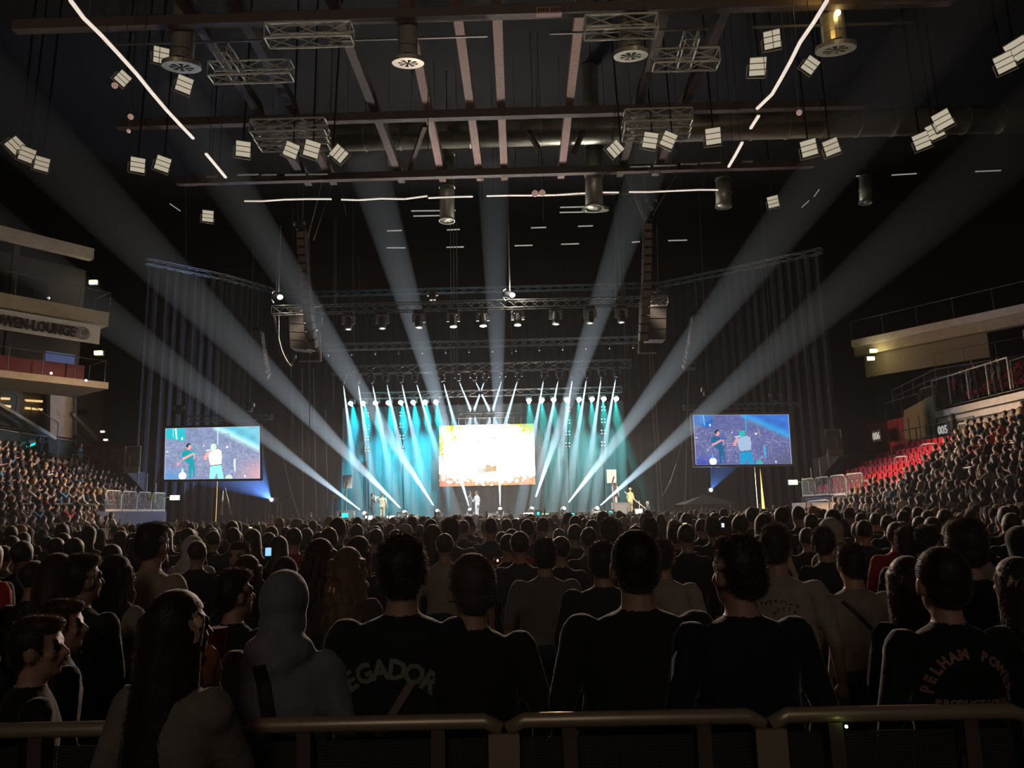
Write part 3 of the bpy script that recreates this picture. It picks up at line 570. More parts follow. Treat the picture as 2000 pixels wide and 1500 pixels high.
_, Z4 = stage_truss((700,771),(1214,764),49.5,'dim rear truss carrying the cyan lamps', .4, .8, DALU)
_, Z5 = stage_truss((846,815),(1062,806),52.2,'low rear truss holding the bright stage screen', .35, .7, DALU)
for k in range(14):
    p = PY(640+46*k, 0, 43); t = MB().cyl((PY(640+46*k,690,43).x,43,Z2-.2),(PY(640+46*k,690,43).x,43,Z2-.42),.03,n=6).sph((PY(640+46*k,690,43).x,43,Z2-.46),.07,8,5).build('hook_lamp', DALU)
    tag(t, 'small hook lamp hanging under the second truss', 'lamp', 'small hook lamps under the second truss')
# cables and chains
cb = [(363,250,363,800,44),(498,330,487,805,43),(543,440,540,575,38),(570,330,573,470,37),(580,280,582,465,37),(604,440,605,900,37.5),(656,420,656,610,38),(688,320,692,760,43),(880,430,881,770,40),(886,430,887,770,40),(892,430,893,770,40),(990,300,996,575,38),(998,620,1000,690,43),(1060,310,1061,430,38),
      (1200,300,1203,600,40),(1217,320,1220,760,42),(1267,430,1269,560,37),(1283,440,1285,555,38),(1365,370,1382,765,43),(1486,390,1513,765,43),(1200,380,1215,588,38),(836,180,836,300,26),(940,345,943,390,34),(1160,600,1160,700,44),(652,430,651,800,46),(700,500,715,900,52),
      (590,720,592,1010,47),(612,720,618,1010,47),(568,710,572,830,46),(636,800,640,990,47),(1274,690,1296,1010,47),(1268,690,1288,1010,47),(1345,720,1338,985,46),(545,610,545,690,38)]
for i, (x0_,y0_,x1_,y1_,Y) in enumerate(cb):
    a_, b_ = PY(x0_,y0_,Y), PY(x1_,y1_,Y)
    o = MB().cyl(a_, b_, .022 if y0_ < 700 else .03, n=5).build('rigging_cable', CHAIN); tag(o, 'thin rigging cable hanging from the roof %s' % ('high above the stage' if y1_ < 480 else 'down to the trusses' if y1_ < 700 else 'toward the projection screens' if Y > 42 and (x0_ < 500 or x0_ > 1360) else 'down to the stage'), 'cable', 'rigging cables')
def sag(p, q, dip, Y, l, r=.03, n=14):
    a_, b_ = PY(*p, Y), PY(*q, Y); pts = [a_+(b_-a_)*(i/n)-Vector((0,0,dip*4*(i/n)*(1-i/n))) for i in range(n+1)]
    tag(MB().path(pts, r, 5).build('slack_cable', CHAIN), l, 'cable')
sag((533,612),(567,712),.5,38,'slack cable drooping from the left end of the front truss')
sag((536,612),(570,715),.7,38,'second slack cable drooping from the left end of the front truss')
sag((548,860),(588,1015),.6,47,'slack cable slanting down to the floor left of the stage')
sag((1345,790),(1292,970),.9,46,'slack cable slanting down to the floor right of the stage')
for pts, l in (([(600,470),(640,310),(662,280)],'slanting hoist chain under the left tilted floodlight'),([(612,470),(660,330),(676,420)],'second slanting hoist chain by the left loudspeakers'),([(1258,430),(1218,330),(1205,300)],'slanting hoist chain under the right tilted floodlight'),([(1262,430),(1240,370),(1225,330)],'second slanting hoist chain by the right loudspeakers'),([(1275,420),(1330,325)],'bridle chain running up right from the right loudspeakers')):
    tag(MB().path([PY(*p, 36.5) for p in pts], .03, 5).build('hoist_chain', mat('brown_chain', (.3,.22,.14), .5, .3)), l, 'chain')
for (px,py,Y,l) in ((585,440,37,'chain hoist motor above the left loudspeakers'),(1272,395,37,'chain hoist motor above the right loudspeakers'),(569,700,46,'winch head on the slack cable left of the stage'),(1380,765,43.3,'hoist motor over the right projection screen'),(487,795,43.3,'hoist motor over the left projection screen'),(350,800,44,'dim hoist over the left screen, outer'),(1513,775,43.3,'dim hoist over the right screen, outer'),(845,577,38,'small clamp lamp on the front truss left of centre')):
    c = PY(px,py,Y); t = thing('hoist_motor', l, 'hoist', c); MB().box(c, (.34,.3,.5)).build('housing', BLK, t); MB().cyl(c+Vector((-.3,0,.1)), c+Vector((.3,0,.1)), .13, n=10).build('drum', DALU, t); MB().path([c+Vector((0,0,-.25)), c+Vector((.08,0,-.4)), c+Vector((0,0,-.5)), c+Vector((-.08,0,-.42))], .03).build('hook', ALU, t)
# ---- moving head lamps
def mover(c, aim, up, s, label, group, lensm, name='moving_head_lamp'):
    c = Vector(c); t = thing(name, label, 'stage lamp', c, group); u = Vector((0,0,up))
    MB().box(c+u*(-.0*s), (.38*s,.3*s,.14*s)).build('base', BLK, t)
    MB().bar(c-u*.07*s+Vector((-.2*s,0,0)), c-u*.42*s+Vector((-.2*s,0,0)), .05*s,.12*s).bar(c-u*.07*s+Vector((.2*s,0,0)), c-u*.42*s+Vector((.2*s,0,0)), .05*s,.12*s).bar(c-u*.09*s+Vector((-.22*s,0,0)), c-u*.09*s+Vector((.22*s,0,0)), .06*s,.12*s).build('yoke', DALU, t)
    h = c-u*.38*s; d = (Vector(aim)-h).normalized()
    MB().cyl(h-d*.22*s, h+d*.08*s, .13*s, .16*s, n=14).cyl(h+d*.08*s, h+d*.24*s, .16*s, .13*s, n=14).build('head', BLK, t)
    MB().ringd(h+d*.22*s, d, .1*s, .14*s, .04*s, 16).build('bezel', DALU, t)
    MB().cyl(h+d*.235*s, h+d*.25*s, .1*s, n=14).build('lens', lensm, t)
    return h+d*.27*s, d
posw = ['first','second','third','fourth','fifth','sixth','seventh','eighth','ninth','tenth']
for i, px in enumerate((617,681,747,818,885,943,1011,1085,1152,1213)):
    c = PY(px, 612, 38); mover((c.x,38,Z1-.28), (c.x+(px<950)*.6-.3, 36.5, 0), 1, 1.35, 'black moving head under the front truss, %s from the left' % posw[i], 'moving heads under the front truss', mat('mover_glass', (.6,.6,.55), .1, .3, emit=(1,1,.9), es=.9, noise=0))
# downward beam lamps on the third truss
BM = volmat('beam_haze_white', (.8,.92,1), .16, 0.0)
BM2 = volmat('beam_haze_big', (.78,.9,1), .12, 0.0)
BM3 = volmat('beam_haze_cyan', (.3,.95,1), .03, 0.0)
BEAMLAMPS = []
def beam(p, d, L, ang, r0, mt, label, group, energy, col, blend=.25, n=24):
    p = Vector(p); d = Vector(d).normalized(); tn = math.tan(ang/2)
    apex = p - d*(r0/tn); mb = MB(); mb.cyl(p, p+d*L, r0, r0+L*tn, n=n); o = mb.build('light_beam', mt); tag(o, label, 'light beam', group, 'stuff')
    l_ = lamp('beam_lamp', 'SPOT', apex+d*(r0/tn-.02), energy, col, p+d*L, size=.02, angle=ang*1.02, blend=blend); BEAMLAMPS.append((l_.name, o)); return o
DOWN = [(671,747,702,990),(700,747,735,990),(727,747,775,990),(755,745,800,960),(784,745,838,985),(812,745,880,970),
        (865,745,900,870),(895,744,948,870),(926,743,985,860),(951,743,905,860),(984,742,945,860),(1015,741,975,870),
        (1065,740,1018,990),(1094,739,1042,990),(1121,738,1080,990),(1149,738,1105,990),(1177,737,1140,990),(1206,736,1160,990)]
for i, (x0_,y0_,x1_,y1_) in enumerate(DOWN):
    a_ = PY(x0_,y0_,46.5); e_ = PY(x1_,y1_,47.2 if 5 < i < 12 else 48.0)
    grp = ['left','centre','right'][i//6]
    q, d = mover((a_.x-.05,46.5,Z3-.28), e_, 1, .9, 'lit moving head on the third truss, %s of the %s six' % (posw[i%6], grp), 'lit moving heads on the third truss', WHITEL)
    L = (q.z-SZ)/max(.2,-d.z) if not 5 < i < 12 else (q.z-4.9)/max(.2,-d.z)
    beam(q+d*.07, d, L, math.radians(5.6), .09, BM, 'pale white beam slanting down from the third truss, %s of the %s six' % (posw[i%6], grp), 'beams falling from the third truss', E_DOWN, (.62,.86,1))
CY = [688,712,736,761,785,809,832,853,1033,1058,1081,1106,1130,1155,1178,1202]
for i, px in enumerate(CY):
    c = PY(px, 790-(px-688)*.018, 49.5); q, d = mover((c.x, 49.5, c.z+.38), c+Vector((0,-.8,-2)), 1, .8, 'cyan-white wash lamp on the dim rear truss, %s of the %s eight' % (posw[i%8], ['left','right'][i//8]), 'cyan wash lamps', CYANL, 'wash_lamp')
    tag(MB().sph((c.x,49.15,c.z), (.16,.12,.14), 14, 8).build('lens_dome', CYANL, None, True), 'glowing round lens of a cyan wash lamp', 'stage lamp', 'cyan glowing lenses') if False else None
    MBo = MB().sph((c.x,49.0,c.z), (.17,.12,.15), 14, 8)
    par = [o for o in bpy.data.objects if o.name.startswith('wash_lamp')][-1]
    MBo.build('lens_dome', CYANL, par, True)
    if True:
        l_ = lamp('cyan_wash', 'SPOT', (c.x, 49.6, c.z), E_CY*(1.0 if i < 8 else .3), (.0,.75,1) if i < 8 else (.15,1,.9), (c.x+.5, 51.2, 1.3), size=.05, angle=math.radians(34), blend=.8)
        a_ = Vector((c.x, 49.6, c.z)); dd = (Vector((c.x+.5, 51.2, 1.3))-a_).normalized(); mb = MB(); mb.cyl(a_, a_+dd*9.0, .12, .12+9.0*math.tan(math.radians(17)), n=24); o = mb.build('light_beam', BM3); BEAMLAMPS.append((l_.name, o)); tag(o, 'broad cyan haze-lit fan below the wash lamps on the %s' % ['left','right'][i//8], 'light beam', 'cyan fans', 'stuff')
# ---- big beams from the stage floor
BIG = [((710,992),(150,560),27,3.9),((788,996),(200,400),27,5.0),((852,990),(460,380),31,5.4),((917,996),(740,400),35,5.4),((977,994),(965,420),36,4.6),((1040,990),(1240,400),35,5.2),((1103,990),(1560,400),29,4.9),((1168,990),(1700,520),26,4.1)]
bw = ['leftmost','second from the left','third from the left','fourth, left of the screen','fifth, upright over the screen','sixth, right of the screen','seventh','rightmost']
for i, (p, q, dp, an) in enumerate(BIG):
    a_ = PY(*p, 48.0); b_ = PY(*q, dp); d = (b_-a_).normalized()
    c = a_-d*.35; h, _ = mover((c.x, c.y, SZ+.08), a_+d*4, -1, 1.0, 'moving head on the stage floor throwing the %s big beam' % bw[i], 'floor moving heads', WHITEL)
    L = min((19.0-h.z)/d.z, 62)
    beam(h+d*.05, d, L, math.radians(an), .07, BM2, 'wide haze-lit beam fanning over the crowd, %s' % bw[i], 'big fanning beams', E_BIG*(.8 if i in (4,) else 1), (.68,.84,1))
# ---- picture screens
def raster(w_, h_, ops, bg):
    X, Y = np.meshgrid((np.arange(w_)+.5)/w_, (np.arange(h_)+.5)/h_); I = np.zeros((h_, w_, 3)); I[:] = bg
    for op in ops:
        if op[0] == 'poly':
            P = op[1]; inside = np.zeros_like(X, bool); n = len(P)
            for i in range(n):
                x0,y0 = P[i]; x1,y1 = P[(i+1)%n]
                if y0 == y1: continue
                inside ^= ((Y < y0) != (Y < y1)) & (X < x0+(Y-y0)*(x1-x0)/(y1-y0))
            al = op[3] if len(op) > 3 else 1; I[inside] = I[inside]*(1-al)+np.array(op[2])*al
        elif op[0] == 'ell':
            _, cx, cy_, rx, ry, c = op[:6]; dd = ((X-cx)/rx)**2+((Y-cy_)/ry)**2; al = op[6] if len(op) > 6 else 1
            mk = np.clip((1-dd)*4, 0, 1)*al; I = I*(1-mk[...,None])+np.array(c)*mk[...,None]
        elif op[0] == 'fn': I = op[1](X, Y, I)
    return I
def picture(name, P00, P10, P11, P01, img, parent, mt):
    h_, w_ = img.shape[:2]; u, v = np.meshgrid(np.arange(w_+1)/w_, np.arange(h_+1)/h_)
    c = [np.array(p) for p in (P00, P10, P11, P01)]; o = np.array(parent.location)
    V = (1-u)[...,None]*(1-v)[...,None]*c[0]+u[...,None]*(1-v)[...,None]*c[1]+u[...,None]*v[...,None]*c[2]+(1-u)[...,None]*v[...,None]*c[3]-o
    V = V.reshape(-1,3); i, j = np.meshgrid(np.arange(w_), np.arange(h_)); a_ = (j*(w_+1)+i).ravel(); Fq = np.stack([a_, a_+w_+1, a_+w_+2, a_+1], 1)
    me = bpy.data.meshes.new(name); me.from_pydata(V.tolist(), [], Fq.tolist()); at = me.attributes.new('Col', 'FLOAT_COLOR', 'FACE')
    cc = np.ones((w_*h_, 4), np.float32); cc[:, :3] = img.reshape(-1,3); at.data.foreach_set('color', cc.ravel()); me.materials.append(mt)
    ob = bpy.data.objects.new(name, me); COL.objects.link(ob); ob.parent = parent; return ob
def emat(name, s=1):
    m = bpy.data.materials.new(name); m.use_nodes = True; nt = m.node_tree; nt.nodes.clear(); o = nt.nodes.new('ShaderNodeOutputMaterial'); e = nt.nodes.new('ShaderNodeEmission')
    an = nt.nodes.new('ShaderNodeAttribute'); an.attribute_name = 'Col'; e.inputs[1].default_value = s
    nt.links.new(an.outputs['Color'], e.inputs[0]); nt.links.new(e.outputs[0], o.inputs[0]); return m
def lin(r, g, b): return tuple((c/255)**2.2 for c in (r, g, b))
rs = np.random.RandomState(3)
def vnoise(X, Y, sx, sy, seed=0):
    g = np.random.RandomState(seed).rand(sy+2, sx+2); x = X*sx; y = Y*sy; i = x.astype(int); j = y.astype(int); fx = x-i; fy = y-j; fx = fx*fx*(3-2*fx); fy = fy*fy*(3-2*fy)
    return g[j,i]*(1-fx)*(1-fy)+g[j,i+1]*fx*(1-fy)+g[j+1,i]*(1-fx)*fy+g[j+1,i+1]*fx*fy
# centre LED wall: blown-out picture, yellow-green corners, orange foot
def led(X, Y, I):
    n = vnoise(X, Y, 26, 16, 1)*.6+vnoise(X, Y, 60, 40, 2)*.4
    tl = np.clip((.34-X-Y*.55)*4+(n-.5)*1.4, 0, 1); tr = np.clip((X*1.0-.62-Y*1.5)*4+(n-.5)*2.2, 0, 1); ls = np.clip((.06-X)*22+(n-.5)*2, 0, 1)*(Y < .5)
    bot = np.clip((Y-.905+.10*(X-.5)**2*4-.02)*16+(n-.5)*3.2, 0, 1); br = np.clip((X-.82)*7+(Y-.84)*9-.9+(n-.5)*2.4, 0, 1)*(Y>.72)
    tl, tr, ls, bot, br = [np.clip((k_-.12)*5, 0, 1) for k_ in (tl, tr, ls, bot, br)]
    I = np.zeros(I.shape)+np.array([1,.86,.76])*LEDS
    ye = np.stack([.75+.3*n, .85+.2*n, .05+.75*(n>.62)], -1); gr = np.stack([.35+.3*n, .5+.2*n, .18+0*n], -1); og = np.stack([1.0+0*n, .25+.5*n, .12+.25*n], -1)
    for mk, c in ((tl, ye), (ls, ye), (tr, ye), (np.clip((X-.78-Y*1.2)*5+(n-.5), 0, 1)*.9, gr), (bot, og), (br, og)): I = I*(1-mk[...,None])+c*mk[...,None]
    return I
img = raster(200, 128, [('fn', led), ('poly', [(.405,.74),(.48,.72),(.485,.66),(.53,.65),(.54,.69),(.6,.67),(.6,.77),(.41,.8)], lin(226,200,160)), ('poly', [(.41,.755),(.475,.75),(.475,.775),(.41,.78)], (1,1,.98)), ('poly', [(.56,.69),(.6,.68),(.6,.77),(.57,.775)], lin(248,180,110)),
    ('poly', [(.41,.6),(.52,.575),(.52,.585),(.41,.61)], lin(220,190,110)), ('poly', [(.4,.24),(.47,.23),(.42,.27),(.415,.34)], (.82,.84,.85)), ('poly', [(.53,.22),(.6,.2),(.6,.24),(.54,.24)], (.8,.82,.84)),
    ('poly', [(.15,.6),(.2,.58),(.2,.59),(.15,.615)], (.45,.48,.4)), ('poly', [(.24,.62),(.27,.615),(.265,.635),(.245,.64)], (.5,.5,.2)), ('poly', [(.065,.67),(.11,.665),(.11,.68),(.065,.69)], (.7,.7,.05)), ('ell', .82, .48, .008, .01, (.3,.3,.3)), ('poly', [(.85,.475),(.9,.465),(.9,.475),(.85,.485)], (.4,.4,.4)), ('ell', .86, .28, .018, .008, (.7,.75,.1)), ('ell', .03, .53, .008, .015, (.5,.6,.1))], (1,1,1))
P00, P10, P11, P01 = PY(857.5,831.5,52), PY(1042.5,827.5,52), PY(1045.5,946,52), PY(858.5,950.5,52)
zt, zb = (P00.z+P10.z)/2, (P11.z+P01.z)/2; xl, xr = (P00.x+P01.x)/2, (P10.x+P11.x)/2
t = thing('led_wall', 'bright white stage screen with yellow and orange edges at stage centre', 'screen', (xl, 52, zb))
picture('picture', (xl,52,zt), (xr,52,zt), (xr,52,zb), (xl,52,zb), img, t, emat('led_picture'))
MB().box(((xl+xr)/2, 52.25, (zt+zb)/2), (xr-xl, .4, zt-zb)).build('cabinet', BLK, t)
for k in range(13):
    x = xl+.4+(xr-xl-.8)*k/12; MB().cyl((x,52.2,zt), (x,52.2,zt+.5), .03, n=5).build('hanger', ALU, t)
for k in (-1, 1):
    xx = (xl if k < 0 else xr)+k*.35; tag(MB().box((xx, 52.6, zb/2+zt/2), (.55, .1, zt-zb+.6)).build('screen_masking', mat('masking_cloth', (.1,.09,.09), .9)), 'grey cloth masking strip at the %s edge of the stage screen' % ('left' if k < 0 else 'right'), 'masking')
def side_img(pal):
    bg, b2, teal, beamc, tee, skin, cream, jeans, rb = pal[:9]
    def base(X, Y, I):
        n = vnoise(X, Y, 40, 24, 5); n2 = vnoise(X, Y, 90, 50, 6); I = I*(0.8+.35*n[...,None]); cr = (n2 > .72)&(Y > .3)&(Y < .95)
        I[cr] = I[cr]*.6+np.array(lin(190,190,205))*.4; k = np.clip((Y-.75)*3, 0, 1)*np.clip((.35-X)*4, 0, 1); I = I*(1-k[...,None])+np.array(b2)*k[...,None]
        k = np.clip((X-.7)*3, 0, 1)*np.clip((Y-.55)*3, 0, 1); return I*(1-k[...,None])+np.array(rb)*k[...,None]
    def streak(X, Y, I):
        n = vnoise(X, Y, 14, 10, 9); k = ((Y < .92*(X-.52)+.02+0*n)|False)&(X > .52); k2 = np.clip(1-abs((Y-(.92*(X-.52)+.0))/.10), 0, 1)*(X > .5)
        I[k] = I[k]*.35+np.array(beamc)*(.65*(.75+.5*n[k]))[:,None]; return I*(1-k2[...,None]*.7)+np.array(pal[9])*(k2[...,None]*.7)
    o = [('fn', base), ('fn', streak), ('poly', [(0,0),(.21,0),(.2,.26),(0,.2)], teal), ('poly', [(.095,0),(.115,0),(.125,.22),(.11,.22)], pal[9]), ('poly', [(.075,0),(.08,0),(.085,.18),(.08,.18)], pal[9]), ('ell', .175,.21,.01,.03,(1,1,1)),
         ('poly', [(.54,0),(.56,0),(.555,.35),(.545,.35)], pal[9], .6), ('poly', [(.55,.14),(.68,.12),(.68,.3),(.66,.3),(.66,.16),(.55,.18)], lin(120,150,170), .5),
         ('poly', [(.34,.38),(.4,.38),(.4,.55),(.34,.55)], lin(130,140,165), .5)]
    for k in range(4): o.append(('poly', [(.33,.57+.045*k),(.47,.57+.045*k),(.47,.58+.045*k),(.33,.585+.045*k)], lin(170,160,185), .7))
    o += [('poly', [(.175,.48),(.2,.44),(.26,.44),(.285,.5),(.29,.62),(.31,.64),(.3,.72),(.31,.75),(.315,.95),(.3,.95),(.285,.78),(.27,.98),(.25,.98),(.25,.7),(.2,.63),(.17,.56)], tee), ('poly', [(.18,.58),(.2,.57),(.275,.5),(.3,.475),(.305,.5),(.28,.54),(.2,.62),(.185,.61)], skin),
          ('ell', .245,.37,.028,.06, skin), ('poly', [(.215,.36),(.225,.31),(.255,.3),(.27,.33),(.245,.34),(.235,.4)], lin(20,60,70)), ('poly', [(.28,.39),(.36,.36),(.36,.37),(.28,.405)], teal), ('poly', [(.27,.47),(.33,.46),(.345,.5),(.28,.5)], teal), ('poly', [(.3,.5),(.31,.5),(.312,.6),(.302,.6)], skin),
          ('poly', [(.46,.5),(.49,.45),(.56,.42),(.59,.47),(.595,.6),(.59,.73),(.475,.74),(.46,.62),(.45,.55)], cream), ('poly', [(.405,.58),(.43,.5),(.455,.44),(.47,.46),(.45,.55),(.435,.63),(.41,.62)], skin),
          ('ell', .505,.385,.032,.07, pal[10]), ('poly', [(.42,.44),(.49,.42),(.49,.45),(.425,.455)], lin(200,240,255)), ('poly', [(.475,.74),(.59,.72),(.6,.85),(.615,.99),(.56,.99),(.54,.87),(.52,.99),(.465,.99),(.47,.85)], jeans), ('poly', [(.475,.735),(.59,.715),(.59,.73),(.475,.75)], lin(90,80,110)),
          ('ell', .185,.93,.04,.075,(1.6,1.7,1.8)), ('ell', .185,.84,.012,.06, pal[9], .7), ('ell', .65,.39,.013,.02,(1,1,.9)), ('ell', .4,.36,.008,.012,(1,.95,.85)), ('ell', .02,.46,.009,.016,(1,1,.8)), ('ell', .14,.7,.016,.03, pal[11]), ('poly', [(.72,.62),(.74,.62),(.74,.85),(.725,.85)], pal[9]), ('ell', .67,.97,.04,.06, pal[10], .8), ('ell', .84,.95,.008,.03,(.8,.85,.9)),
          ('fn', lambda X, Y, I: np.where((np.minimum(np.minimum(X,1-X)*1.8, np.minimum(Y,1-Y)) < .012)[...,None], np.array(lin(200,215,255))*1.0, I))]
    return raster(208, 116, o, bg)
LP = (lin(128,140,175), lin(60,150,215), lin(40,180,195), lin(80,205,225), lin(0,150,160), lin(255,165,160), lin(250,240,228), lin(150,240,235), lin(215,165,170), lin(205,250,250), lin(210,235,215), lin(255,150,170))
RP = (lin(105,112,170), lin(25,70,200), lin(30,110,205), lin(0,125,235), lin(15,105,150), lin(240,165,180), lin(175,200,235), lin(20,160,220), lin(95,98,130), lin(60,190,255), lin(40,200,190), lin(130,180,210))
for s, C4, pal, l in ((-1, [(323.5,836.5),(507,832),(508,935),(321,937)], LP, 'left'), (1, [(1353.5,810),(1540,809),(1546.5,906.5),(1359,908.5)], RP, 'right')):
    D = (44.6, 45.6) if s < 0 else (45.6, 44.8)
    q = [PY(*C4[0], D[0]), PY(*C4[1], D[1]), PY(*C4[2], D[1]), PY(*C4[3], D[0])]
    t = thing('projection_screen', 'framed %s projection screen showing two performers in %s light' % (l, 'teal' if s < 0 else 'blue'), 'screen', q[3])
    c = sum(q, Vector())/4; picture('picture', *q, side_img(pal), t, emat('projection_'+l, 1.3 if s < 0 else .95))
    nb = (q[1]-q[0]).cross(q[3]-q[0]).normalized(); nb = nb if nb.y > 0 else -nb
    FR = mat('screen_frame_dark', (.03,.03,.03), .5) if s < 0 else mat('screen_frame_grey', (.2,.18,.17), .5)
    e = [c+(p-c)*1.035 for p in q]
    for i, nm in enumerate(('top_frame','side_frame','bottom_frame','side_frame')):
        a_, b_ = e[i], e[(i+1)%4]; ex = (b_-a_).normalized()*.06; MB().bar(a_-ex, b_+ex, .14, .14).build(nm, FR, t)
    MB().slab([p+nb*.12 for p in q], nb*.05).build('backing_cloth', mat('backing_cloth', (.04,.04,.045), .9), t)
    ze = max(e[0].z, e[1].z); ya = (D[0]+D[1])/2
    p0, p1 = (PY(366,814,ya), PY(531,818,ya)) if s < 0 else (PY(1335,797,ya), PY(1560,790,ya)); z_ = (p0.z+p1.z)/2
    truss_thing('short black truss carrying the %s projection screen' % l, (p0.x,ya,z_), (p1.x,ya,z_), .3, .3, .4, .03, .018, DALU, 'screen trusses')
# projectors with their blue fans of haze
for px, py, tp, l, en in ((531,976,[(400,937),(505,885),(515,938),(506,938)],'left',1), (1388,957,[(1391,912),(1440,910),(1405,912),(1420,905)],'right',1)):
    Y0 = 49.5 if l == 'left' else 49; c = PY(px, py, Y0); t = thing('projector', 'projector on a dark scaffold tower behind the %s screen' % l, 'projector', (c.x, c.y, 0))
    MB().box(c+Vector((0,.3,0)), (.6,.7,.35)).build('body', BLK, t); MB().cyl(c+Vector((0,-.1,0)), c+Vector((0,-.02,0)), .1, n=14).build('lens', WHITEL, t)
    for dx in (-.4, .4):
        for dy in (0, .7): MB().cyl((c.x+dx, c.y+dy, 0), (c.x+dx, c.y+dy, c.z-.18), .04, n=6).build('leg', GREY, t)
    MB().box((c.x, c.y+.35, c.z-.22), (1,.9,.08)).build('shelf', BLK, t)
    if l == 'left': tri = [[(280+240,865),(531,940),(508,937)], [(508,937),(430,937),(395,937)]]
    ends = [PY(*q_, 45.9) for q_ in ([(508,850),(508,937),(380,937),(340,937)] if l == 'left' else [(1388,905),(1398,908),(1425,908),(1450,906)])]
    if l == 'left': base = [PY(323,836,45.6), PY(509,832,45.8), PY(509,936,45.8), PY(323,937,45.6)]
    else: base = [PY(1385,880,45.8), PY(1466,880,45.8), PY(1452,908,45.8), PY(1387,908,45.8)]
    mb = MB(); a0 = c+Vector((0,-.12,0)); mb.add([a0]+[Vector(b) for b in base], [(0,2,1),(0,3,2),(0,4,3),(0,1,4),(1,2,3,4)])
    o = mb.build('projector_beam', volmat('beam_haze_blue_'+l, (.35,.55,1), .12)); tag(o, 'blue fan of projector light in the haze behind the %s screen' % l, 'light beam', None, 'stuff')
    l_ = lamp('projector_lamp', 'SPOT', c+Vector((0,-.1,0)), E_PJ*(1 if l == 'left' else .5), (.3,.5,1), sum(base, Vector())/4, size=.03, angle=math.radians(95), blend=.1); BEAMLAMPS.append((l_.name, o))
# ---- line arrays
def array(p0, p1, n, w_, Y, bow, label, tilt=25, m=BLK, face=GREY):
    a_, b_ = PY(*p0, Y), PY(*p1, Y); t = thing('line_array', label, 'loudspeaker', a_, 'hanging loudspeaker arrays'); L = (b_-a_).length; h = L/n; pos = a_.copy()
    for i in range(n):
        th = math.radians(tilt)*(i/(n-1))**1.6; yy = Vector((0,-math.cos(th),-math.sin(th))); zz = Vector((0,-math.sin(th),math.cos(th))) ; u = i/(n-1)
        c = a_+(b_-a_)*((i+.5)/n)+Vector((0,0,0))+Vector((bow*u*u,0,0)); xx = Vector((1,0,0))
        def Q(x, y, z): return c+xx*x+yy*y+zz*z
        cb_ = MB().slab([Q(-w_/2,-.35,-h*.45), Q(w_/2,-.35,-h*.45), Q(w_/2,-.35,h*.45), Q(-w_/2,-.35,h*.45)], yy*.7).build('cabinet', m, t)
        MB().slab([Q(-w_/2*.9,.36,-h*.36), Q(w_/2*.9,.36,-h*.36), Q(w_/2*.9,.36,h*.36), Q(-w_/2*.9,.36,h*.36)], yy*.02).build('grille', face, cb_)
    MB().box(a_+Vector((0,0,.15)), (w_*1.1,.8,.12)).build('bumper', BLK, t); MB().cyl(a_+Vector((0,0,.2)), a_+Vector((0,0,3)), .03, n=5).build('chain', CHAIN, t)
DG = mat('array_grille', (.07,.065,.06), .6); BRG = mat('brown_grille', (.22,.15,.11), .6)
array((590,455),(601,680),14,.42,37,.25,'tall curved loudspeaker array at the left end of the trusses',22,BLK,BRG)
array((1264,440),(1264,665),14,.42,37,-.2,'tall curved loudspeaker array at the right end of the trusses',22,BLK,BRG)
array((503,648),(513,738),11,.6,46,.15,'short curved loudspeaker array left of the stage',35,mat('pale_box',(.12,.11,.1),.6),GREY)
array((1362,618),(1352,720),11,.7,46,-.25,'short curved loudspeaker array right of the stage',35,mat('pale_box'),GREY)
for p, l in (([(563,600),(592,600),(600,684),(567,680)],'dark subwoofer column hung behind the left array'),([(1272,560),(1303,560),(1300,664),(1262,664)],'dark subwoofer column hung behind the right array')):
    q = [PY(*p_, 38.5) for p_ in p]; t = thing('hanging_subwoofers', l, 'loudspeaker', q[0], 'hanging subwoofer columns')
    for k in range(5):
        f0, f1 = k/5+.01, (k+1)/5-.01; MB().slab([q[0]+(q[3]-q[0])*f0, q[1]+(q[2]-q[1])*f0, q[1]+(q[2]-q[1])*f1, q[0]+(q[3]-q[0])*f1], (0,.9,0)).build('cabinet', mat('sub_box', (.03,.03,.028), .7), t)
for s, (xa, xb, ya, yb) in (('left',(622,626,640,705)),('right',(1251,1248,588,690))):
    t = thing('cable_ladder', 'thin hanging cable ladder beside the %s loudspeakers' % s, 'cable ladder', PY(xa,ya,38)); MB().cyl(PY(xa,ya,38), PY(xb,yb,38), .07, n=6).build('bundle', BRG, t)
    e = PY(xb,yb,38); MB().bar(e, e+Vector((-1.1 if s == 'left' else .9,0,0)), .06).build('foot_bar', DALU, t)
# spot lamps standing on the front truss
for px, py, l, e in ((544,581,'bright yellowish lamp at the left end of the front truss',1),(996,577,'bright round lamp above the middle of the front truss',1),(1281,566,'dark yoke lamp at the right end of the front truss',0),(1298,0,'',-1)):
    if e < 0: continue
    c = PY(px, py, 37.8); t = thing('truss_lamp', l, 'stage lamp', c, 'lamps on top of the front truss')
    MB().cyl(c+Vector((-.25,0,.08)), c+Vector((.08,0,0)), .17, .2, n=14).build('head', BLK, t); MB().path([c+Vector((-.25,0,-.3)), c+Vector((-.36,0,-.1)), c+Vector((-.33,0,.3)), c+Vector((-.2,0,.36))], .045).build('yoke', ALU, t)
    MB().sph(c+Vector((.12,-.12,-.02)), (.16,.12,.13), 12, 7).build('lens', mat('truss_lamp_lens', (1,1,1), .3, emit=(1,.98,.8), es=5, noise=0) if e else GLASSD, t, True)
    if e: MB().cyl(c+Vector((0,0,.3)), c+Vector((0,0,4.0)), .04, n=6).build('pole', ALU, t); lamp('truss_lamp_light', 'POINT', c+Vector((.2,-.45,.1)), 260 if px > 900 else 25, (1,.97,.8), size=.1)
